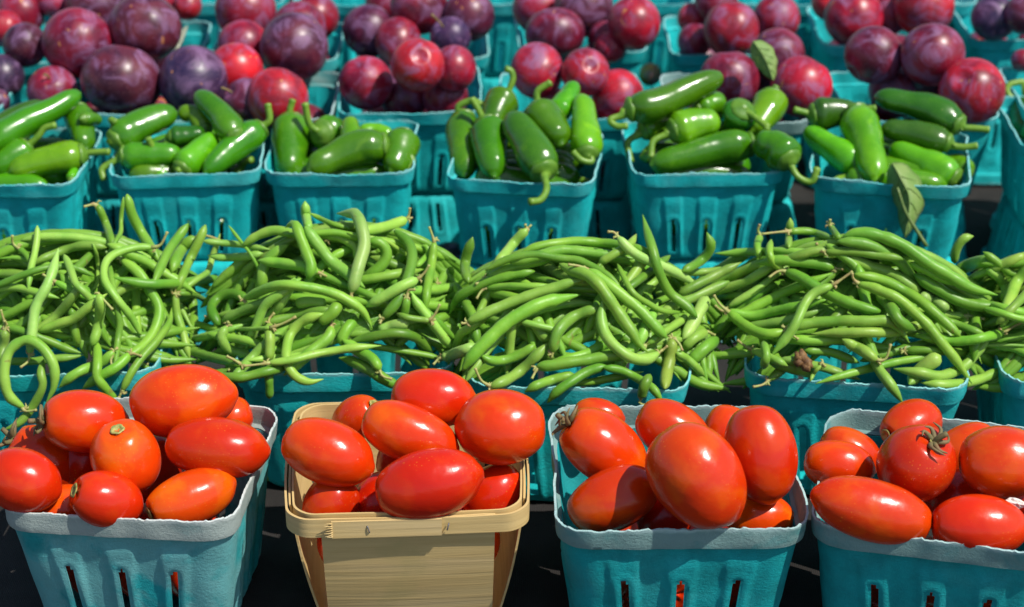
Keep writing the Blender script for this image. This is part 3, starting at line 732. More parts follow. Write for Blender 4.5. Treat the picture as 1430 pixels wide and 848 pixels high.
for idx, (x, y, r, z, colr, hint, asp, lab) in enumerate(PLUM):
    d = depth_z(x, y, z)
    for _ in range(2):
        rm = r*d/F_PX; nd = heap.need(x, y, r*0.96, r*0.96, 0, rm*0.9); d = max(min(depth_z(x, y, z), nd+0.004), depth_z(x, y, z)-0.05)
    heap.put(x, y, r, r, 0, rm, d); pdepth.append(d)
    s = d/F_PX; rnd = random.Random(idx+50)
    me, zs = fruit_mesh('plum', r*s*(0.98 if hint else asp), r*s, idx+200, 'plum', dimple=0.30 if hint else 0.2)
    th, tl = (math.radians(hint[0]), math.radians(hint[1])) if hint else (math.radians(90), math.radians(-25))
    if not hint and asp < 0.95: th, tl = math.radians(90+rnd.uniform(-12, 12)), 0
    o = obj('plum', me, M['plum'], None, [c*rnd.uniform(.85, 1.15) for c in colr]); o.rotation_mode = 'QUATERNION'
    o.rotation_quaternion = axis_quat(th, tl, rnd.uniform(0, 6)); o.location = at_depth(x, y, d)
    tag(o, lab, 'plum', 'plums heaped in the back baskets')
    if hint and 'stem' in lab and 'cavity' not in lab:
        L = 0.016 if 'thin' in lab else 0.008
        C = catmull([(0, 0, zs-.001), (0.0006, 0, zs+L*.5), (0.003, 0.0008, zs+L)], 8)
        q = obj('stem', tubes_mesh('stem', [(C, np.array([.0011, .0009, .0008, .0008, .0008, .0008, .001, .0012]))], 7), M['twig'], o)

# ------------------------------------------------------------------ peppers
CROP = dict(a=(0, 270, 4.711), b=(0, 420, 4.711), c=(170, 290, 4.711), d=(170, 400, 4.711), e=(340, 270, 4.711), f=(340, 400, 4.711), g=(490, 280, 4.711), h=(490, 400, 4.711),
            i=(620, 300, 4.711), j=(620, 420, 4.711), k=(800, 290, 4.711), l=(800, 410, 4.711), m=(980, 290, 4.464), n=(980, 400, 4.464), o=(1180, 290, 4.464), p=(1180, 400, 4.464),
            q=(0, 90, 3.029), r=(350, 90, 3.029), s=(600, 70, 2.8275), t=(840, 70, 2.828), u=(1080, 90, 3.029))
def pts(sx, crop):
    out = []
    for w_ in sx.split():
        if ':' in w_: crop, w_ = w_.split(':')
        x, y = w_.split(','); ox, oy, sc = CROP[crop]; out.append((ox+float(x)/sc, oy+float(y)/sc))
    return out
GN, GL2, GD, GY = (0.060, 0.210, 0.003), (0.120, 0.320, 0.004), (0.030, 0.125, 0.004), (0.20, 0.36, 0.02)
# basket | crop | width | body points, stem end first | stem points | height | colour | label
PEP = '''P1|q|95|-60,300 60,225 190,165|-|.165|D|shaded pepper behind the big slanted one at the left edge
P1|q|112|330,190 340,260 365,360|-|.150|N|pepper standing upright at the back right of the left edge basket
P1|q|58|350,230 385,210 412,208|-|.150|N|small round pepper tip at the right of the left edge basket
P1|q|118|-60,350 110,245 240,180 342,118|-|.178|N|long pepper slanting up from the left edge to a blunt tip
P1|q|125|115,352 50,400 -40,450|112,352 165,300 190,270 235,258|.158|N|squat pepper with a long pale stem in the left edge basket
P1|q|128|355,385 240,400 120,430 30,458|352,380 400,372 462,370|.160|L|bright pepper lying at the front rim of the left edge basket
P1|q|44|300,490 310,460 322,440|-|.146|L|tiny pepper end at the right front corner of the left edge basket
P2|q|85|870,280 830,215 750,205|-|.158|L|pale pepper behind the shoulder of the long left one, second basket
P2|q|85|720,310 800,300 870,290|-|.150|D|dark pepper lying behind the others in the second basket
P2|q|128|480,330 600,255 750,200|490,260 470,235 490,245|.168|N|long pepper across the back left of the second basket
P2|q|106|1000,310 930,215 830,120|-|.172|N|pepper with its blunt tip pointing up left, above the second basket
P2|q|108|515,385 620,385 770,375|515,392 455,425 430,450 440,488|.160|N|pepper with a hooked stem hanging over the left corner, second basket
P2|q|62|1010,445 985,470 960,480|1020,440 1040,410 1065,405|.148|N|little pepper end in the front right corner of the second basket
P2|q|108|672,420 668,450 664,490|665,420 650,365 625,312|.152|L|pepper seen end on with its stem sticking straight up, second basket
P2|q|112|765,448 840,370 915,305|760,445 752,450|.162|L|light green pepper with a cut stem end facing forward, second basket
P2|q|116|1105,270 1015,335 935,400 865,465|1105,265 1140,235 1132,168|.165|N|glossy pepper on the right of the second basket, stem upright
P3|r|64|460,290 530,280 600,300|-|.155|L|shiny pale pepper back in the third basket
P3|r|130|645,300 630,390 590,455|-|.152|N|pepper standing in the right corner of the third basket
P3|r|150|175,240 165,350 165,470|170,245 165,200 178,150|.158|N|thick upright pepper at the left of the third basket
P3|r|138|300,290 330,260 350,200|300,290 250,255 230,165|.160|N|pepper with its bent stem facing the viewer, third basket
P3|r|84|425,340 424,290 420,230|-|.165|L|small pepper tip pointing up in the middle of the third basket
P3|r|138|575,345 460,355 350,395 240,455|580,345 650,365 685,410 660,445|.160|N|large pepper lying along the front of the third basket, curved stem
P4|s|88|500,260 545,190 576,132|-|.170|L|pepper tip pointing up right behind the lumpy one
P4|s|118|300,180 265,240 240,310|305,178 328,115 320,82 300,75|.172|N|pepper with a tall stem rising highest in the central basket
P4|s|122|135,265 130,380 140,500|130,268 112,225 165,200 205,215|.155|N|upright pepper with a curled stem at the left of the central basket
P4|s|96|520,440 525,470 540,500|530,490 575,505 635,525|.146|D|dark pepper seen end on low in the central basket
P4|s|112|622,415 615,310 598,180|625,405 640,440 600,435 565,402|.162|L|pepper standing point up at the right of the central basket
P4|s|142|420,235 470,295 525,370|430,225 425,165 478,128|.164|N|lumpy light pepper with a dark stem in the centre basket
P4|s|134|225,290 245,390 255,500|218,295 190,230 165,192|.158|N|smooth upright pepper at the front left of the central basket
P4|s|142|455,485 395,375 315,255|450,490 462,545 440,590 395,600|.162|N|pepper with its stem drooping over the front rim, central basket
P5|t|105|370,240 430,215 492,205|-|.168|N|pepper end under the tip of the longest pepper
P5|t|120|675,180 655,240 590,320|678,185 680,165 690,142|.164|L|pepper with its stem up at the back right, just below the plum leaf
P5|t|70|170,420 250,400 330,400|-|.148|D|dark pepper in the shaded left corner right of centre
P5|t|98|160,320 230,290 300,275|150,330 105,365 115,442|.166|L|pale pepper with a long drooping stem at the left
P5|t|122|105,235 230,210 360,150 480,100|95,255 35,275 60,300 102,300|.185|N|longest glossy pepper lying on top with its tip up right
P5|t|122|275,320 365,295 470,285|265,330 205,360 195,425|.166|L|bright pepper with a stem curling down in the middle of its basket
P5|t|128|560,230 540,240 505,250|555,232 605,265 658,305|.166|D|pepper seen end on with a thin stem pointing lower right
P5|t|132|745,440 690,385 600,360|738,435 775,500 830,520 852,465|.156|N|pepper hanging over the right corner with a hooked stem
P5|t|122|595,370 470,385 330,420 190,455|590,372 640,340 655,305|.160|N|long dark pepper along the front rim right of centre
P6|u|122|160,215 250,205 360,200|160,210 90,192|.164|D|dark pepper with a straight stem at the back left of the leaf basket
P6|u|95|815,470 780,430 700,420|-|.150|L|light pepper end behind the front right one, leaf basket
P6|u|118|790,260 680,200 560,165 425,135|785,268 850,270 912,276|.178|D|dark long pepper on top of the leaf basket
P6|u|104|745,335 620,295 450,270|745,342 800,350 862,345|.166|D|ribbed dark pepper under the top one, leaf basket
P6|u|64|340,470 380,450 420,440|325,475 265,490 238,540|.148|L|pepper with a bright curled stem at the front left of the leaf basket
P6|u|116|370,425 260,360 130,275|365,415 400,430 430,424|.164|L|light pepper lying down to the right at the left of the leaf basket
P6|u|142|345,200 395,330 435,500|340,195 390,188 432,185|.168|L|brightest glossy pepper standing in the middle of the leaf basket
P6|u|128|775,490 650,425 490,350|770,480 760,500|.160|L|light pepper by the front right rim next to the wilted leaf
P7|u|125|1075,170 1060,230 1050,300|1075,70 1000,85 990,120 1030,165|.172|D|pepper with a hooked stem at the right edge of the photo'''
NUP = {'N': GN, 'L': GL2, 'D': GD, 'Y': GY}
def tilted_depth(px, py, cx, cy, z, slope):
    """depth on the plane through the centre point that climbs away from the viewer"""
    c = at_z(cx, cy, z); r = ray(px, py); n = Vector((0, -slope, 1)); return n.dot(c-CAM)/n.dot(r)
def pepper_profile(u, rnd):
    sh = 0.60+0.40*min(1, (u/0.16))**0.7
    body = 1.0-0.36*max(0, (u-0.22)/0.78)**1.15
    tip = math.sqrt(max(0.0, 1-max(0, (u-0.80)/0.20)**2.0))
    st = math.sqrt(max(0.0, 1-max(0, (0.07-u)/0.07)**2))*0.55+0.45 if u < 0.07 else 1
    return sh*body*tip*st
heap = Heap()
for idx, line in enumerate(PEP.split('\n')):
    k, crop, wd, body, stem, z, cc, lab = line.split('|'); sc = CROP[crop][2]; wpx = float(wd)/sc; z = float(z)
    P = pts(body, crop); rnd = random.Random(idx+900); N = 34
    Pc = catmull(P, N); cx, cy = Pc.mean(axis=0)
    slope = 0.45
    Yc = 1.358+0.00042*(245-cy)+(0.09 if k == 'P7' else 0)-(0.036 if 'over the front' in lab or 'over the right' in lab else 0)
    z = at_depth(cx, cy, Yc/ray(cx, cy).y).z
    base = [tilted_depth(x, y, cx, cy, z, slope) for x, y in Pc]
    rp = np.array([pepper_profile(i/(N-1), rnd) for i in range(N)])*wpx/2*1.13
    off = 0.0
    for (x, y), d, r in zip(Pc, base, rp):
        if r < 2: continue
        off = max(off, d-heap.need(x, y, r, r, 0, r*d/F_PX*0.9)-0.002)
    off = min(off, 0.022); D = np.array(base)-off
    for (x, y), d, r in zip(Pc, D, rp):
        if r > 2: heap.put(x, y, r, r, 0, r*d/F_PX, d)
    C = np.array([at_depth(x, y, d) for (x, y), d in zip(Pc, D)]); R = rp*D/F_PX
    # end-on peppers run towards the viewer: give them real length by diving into the basket
    L = np.linalg.norm(C[-1]-C[0])
    if L < R.max()*2.2:
        dv = np.array(FWD*0.7+Vector((0, 0, -0.35))); C = C+np.outer(np.linspace(0, 1, N)**1.0*R.max()*2.6, dv)
    wob = np.array([1+0.05*noise.noise(Vector((i*0.16, idx*3.1, 0))) for i in range(N)])
    org = C[N//2].copy(); V, Fc = tube_data(C-org, R*wob, 22, seed=idx)
    V = [np.array(v)*1.0+np.array([noise.noise(Vector(v)*45+Vector((idx, 0, 0)))*0.0009]*3)*0 + 0 for v in V]
    kx = [1+0.11*noise.noise(Vector((v[0]*48+idx*7, v[1]*48, v[2]*48)))+0.035*math.cos(3*(i % 22)/22*2*PI+idx+i*.002)+0.02*noise.noise(Vector((v[0]*140+idx, v[1]*140, v[2]*140))) for i, v in enumerate(V)]
    Cl = C-org
    V = [(lambda c_: c_+(v-c_)*q)(Cl[min(N-1, i//22)]) for i, (v, q) in enumerate(zip(V, kx))]
    col = [c_*rnd.uniform(.8, 1.25) for c_ in NUP[cc]]
    o = obj('green_pepper', mesh('green_pepper', V, Fc), M['pepper'], None, col); o.location = org
    tag(o, lab, 'pepper', 'green peppers in the middle baskets')
    T0 = C[0]-C[3]; T0 /= np.linalg.norm(T0)
    stc = (0.16, 0.30, 0.025)
    # calyx cap
    r0 = R[2]
    Cc = np.array([C[0]-org+T0*t for t in (-0.0022, 0.0, 0.0012, 0.0024, 0.0036)]); 
    cv, cf = tube_data(Cc, np.array([1.12, 1.02, 0.78, 0.5, 0.34])*max(r0, R.max()*0.55)*0.86, 14, seed=idx)
    cv = [np.array(v)+T0*0.0012*math.sin(i*2.2) if i < 14 else v for i, v in enumerate(cv)]
    obj('calyx', mesh('calyx', cv, cf), M['pstem'], o, (0.11, 0.24, 0.02))
    if stem != '-':
        S = pts(stem, crop); Sc = catmull(S, 16); n_ = 16
        sd = np.full(n_, D[0]) - np.linspace(0, 0.004, n_)
        if L < R.max()*2.2: sd = sd-np.linspace(0.0, 0.006, n_)
        if 'over the front rim' in lab or 'bright curled stem' in lab: sd = D[0]-np.linspace(0.004, 0.036, n_)**0.6*0.25
        q = np.array([at_depth(x, y, d) for (x, y), d in zip(Sc, sd)])-org
        q[0] = C[0]-org+T0*0.002; q = np.vstack([q[0], q[1:]])
        r = np.array([0.0042, 0.0034, 0.0029]+[0.0026]*(n_-5)+[0.0027, 0.003])
        obj('stem', tubes_mesh('stem', [(q, r)], 9), M['pstem'], o, stc)
# lower layers that show between the fruit on top
def under(keys, n, zloc, kind):
    for k in keys:
        c, yaw, s = BASK[k]; rnd = random.Random(k)
        for i in range(n):
            if kind == 'plum':
                ox, oy = ((-.024, -.020), (.024, -.022), (-.022, .026), (.025, .024))[i]
                me = UP_MESH['plum']; o = obj('plum', me, M['plum'], None, [v*rnd.uniform(.6, 1.1) for v in PC]); rot = (rnd.uniform(-.6, .6), rnd.uniform(-.6, .6), rnd.uniform(0, 6)); lab = 'plum in the shaded lower layer of the '+names[k]; cat = 'plum'
            else:
                ox, oy = (0, -.030+.0225*i); ox += rnd.uniform(-.006, .006)
                me = UP_MESH['green_pepper']; o = obj('green_pepper', me, M['pepper'], None, [v*rnd.uniform(.9, 1.5) for v in GN]); rot = (rnd.uniform(-.1, .1), rnd.uniform(-.12, .12)+PI*(i % 2), rnd.uniform(-.2, .2)+yaw); lab = 'pepper in the shaded lower layer of the '+names[k]; cat = 'pepper'
            L = Matrix.Rotation(yaw, 3, 'Z') @ Vector((ox, oy, zloc+rnd.uniform(-.002, .002))); o.location = Vector((c.x, c.y, P_RIM-PH))+L; o.rotation_euler = rot
            tag(o, lab, cat, cat+'s in the lower layer of the '+names[k])
UP_MESH = {}
UP_MESH['plum'] = fruit_mesh('plum', 0.0225, 0.0235, 333, 'plum', dimple=0.35)[0]
cc_ = np.array([(t*0.075-0.0375, 0.004*math.sin(t*3), 0) for t in np.linspace(0, 1, 26)]); uv, uf = tube_data(cc_, np.array([pepper_profile(t, random.Random(1))*0.0118 for t in np.linspace(0, 1, 26)]), 16)
UP_MESH['green_pepper'] = mesh('green_pepper', uv, uf)
under(['P1', 'P2', 'P3', 'P4', 'P5', 'P6', 'P7'], 4, 0.063, 'pepper'); under(['P1', 'P2', 'P3', 'P4', 'P5', 'P6'], 3, 0.024, 'pepper')
under(['L0', 'L1', 'L2', 'L3', 'L4', 'L5', 'L6', 'R1', 'R2', 'R3', 'R4', 'R5', 'R6', 'R7'], 4, 0.036, 'plum')
# stray yellow green pepper and a dark round fruit lying behind the baskets
def ball(name, x, y, z, r, a, colr, mat, lab, cat, th=20):
    d = depth_z(x, y, z); s = d/F_PX; me, zs = fruit_mesh(name, a*s, r*s, int(x), 'plum', dimple=0.3)
    o = obj(name, me, mat, None, colr); o.rotation_mode = 'QUATERNION'; o.rotation_quaternion = axis_quat(math.radians(th), 0); o.location = at_depth(x, y, d); tag(o, lab, cat); return o
ball('yellow_pepper', 374, 297, .030, 20, 30, (0.30, 0.33, 0.02), M['pepper'], 'yellow green pepper lying in the gap between the second and third pepper baskets', 'pepper', 120)
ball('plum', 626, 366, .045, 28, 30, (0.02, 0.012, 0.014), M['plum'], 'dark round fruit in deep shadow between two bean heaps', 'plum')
ball('plum', 908, 104, .10, 16, 16, (0.60, 0.22, 0.02), M['plum'], 'yellowish plum lost in the dark gap beside the long pepper', 'plum')

# ------------------------------------------------------------------ leaves
def leaf(name, spine, width_px, d0, d1, mat, lab, curl=0.3, stem=None, shape=0.75):
    N = 18; P = catmull(spine, N); V, Fc = [], []; K = 9
    for i, (x, y) in enumerate(P):
        t = i/(N-1); w_ = width_px*(math.sin(PI*min(1, t**shape*0.97+0.02))**0.8); d = d0+(d1-d0)*t
        tx, ty = P[min(N-1, i+1)]-P[max(0, i-1)]; n = math.hypot(tx, ty); nx, ny = -ty/n, tx/n
        for k in range(K):
            u = (k/(K-1)-0.5)*2; dd = d+curl*abs(u)**1.5*width_px*d/F_PX*0.6+0.0012*noise.noise(Vector((t*7, u*3, x)))
            V.append(at_depth(x+nx*u*w_/2*(1+.07*math.sin(t*23+k)), y+ny*u*w_/2, dd-(0.0006 if k == K//2 else 0)))
    org = np.array(V[0]); V = [np.array(v)-org for v in V]
    Fc = [(i*K+k, i*K+k+1, (i+1)*K+k+1, (i+1)*K+k) for i in range(N-1) for k in range(K-1)]
    o = obj(name, mesh(name, V, Fc), mat); o.location = org; m = o.modifiers.new('t', 'SOLIDIFY'); m.thickness = 0.0006
    tag(o, lab, 'leaf')
    mid = np.array([V[i*K+K//2] for i in range(N)]); mid = mid-np.array(FWD)*0.0005
    ribs = [(mid, np.linspace(0.0009, 0.0004, N))]
    for i in range(3, N-3, 3):
        for sgn in (-1, 1):
            q = [mid[i]]+[V[min(N-1, i+s)*K+K//2+sgn*s]-np.array(FWD)*0.0004 for s in (1, 2, 3)]; ribs.append((np.array(q), np.array([.0004, .0004, .0003, .0002])))
    obj('veins', tubes_mesh('veins', ribs, 5), mat, o)
    if stem:
        S = catmull(stem, 12); q = np.array([at_depth(x, y, d1-0.001) for x, y in S])-org
        obj('leaf_stalk', tubes_mesh('leaf_stalk', [(q, np.linspace(0.0011, 0.0015, 12))], 7), M['pstem'], o, (0.13, 0.19, 0.04))
    return o
dl = depth_z(1262, 245, .146)-0.004
leaf('pepper_leaf', [(1246, 228), (1258, 250), (1270, 280), (1264, 332)], 46, dl, dl-0.010, M['leaf'], 'wilted grey green leaf hanging over the front rim of the right pepper basket', 0.95, stem=[(1253, 262), (1264, 295), (1280, 322), (1294, 344)], shape=0.7)
dl = pdepth[[i for i, p in enumerate(PLUM) if 'right of the leaf' in p[-1]][0]]-0.030
leaf('plum_leaf', [(1052, 58), (1066, 78), (1074, 96), (1080, 113)], 33, dl, dl, M['leaf'], 'small green leaf standing among the plums beside the round crimson plum', 0.4)
dl = depth_z(250, 60, .155)
leaf('dry_leaf', [(238, 78), (248, 58), (262, 36)], 13, dl, dl+.006, mat_simple('pale_dry_leaf', (0.42, 0.44, 0.33), 0.6, col2=(0.30, 0.34, 0.25)), 'narrow pale dry leaf between the large purple plums and the teal gap', 0.2)
dl = depth_z(1418, 703, .10)-0.012
leaf('pale_scrap', [(1404, 700), (1418, 703), (1436, 706)], 15, dl, dl, M['ivory'], 'small pale scrap between tomatoes at the right edge', 0.05)  # small pale piece among the tomatoes, its material left open
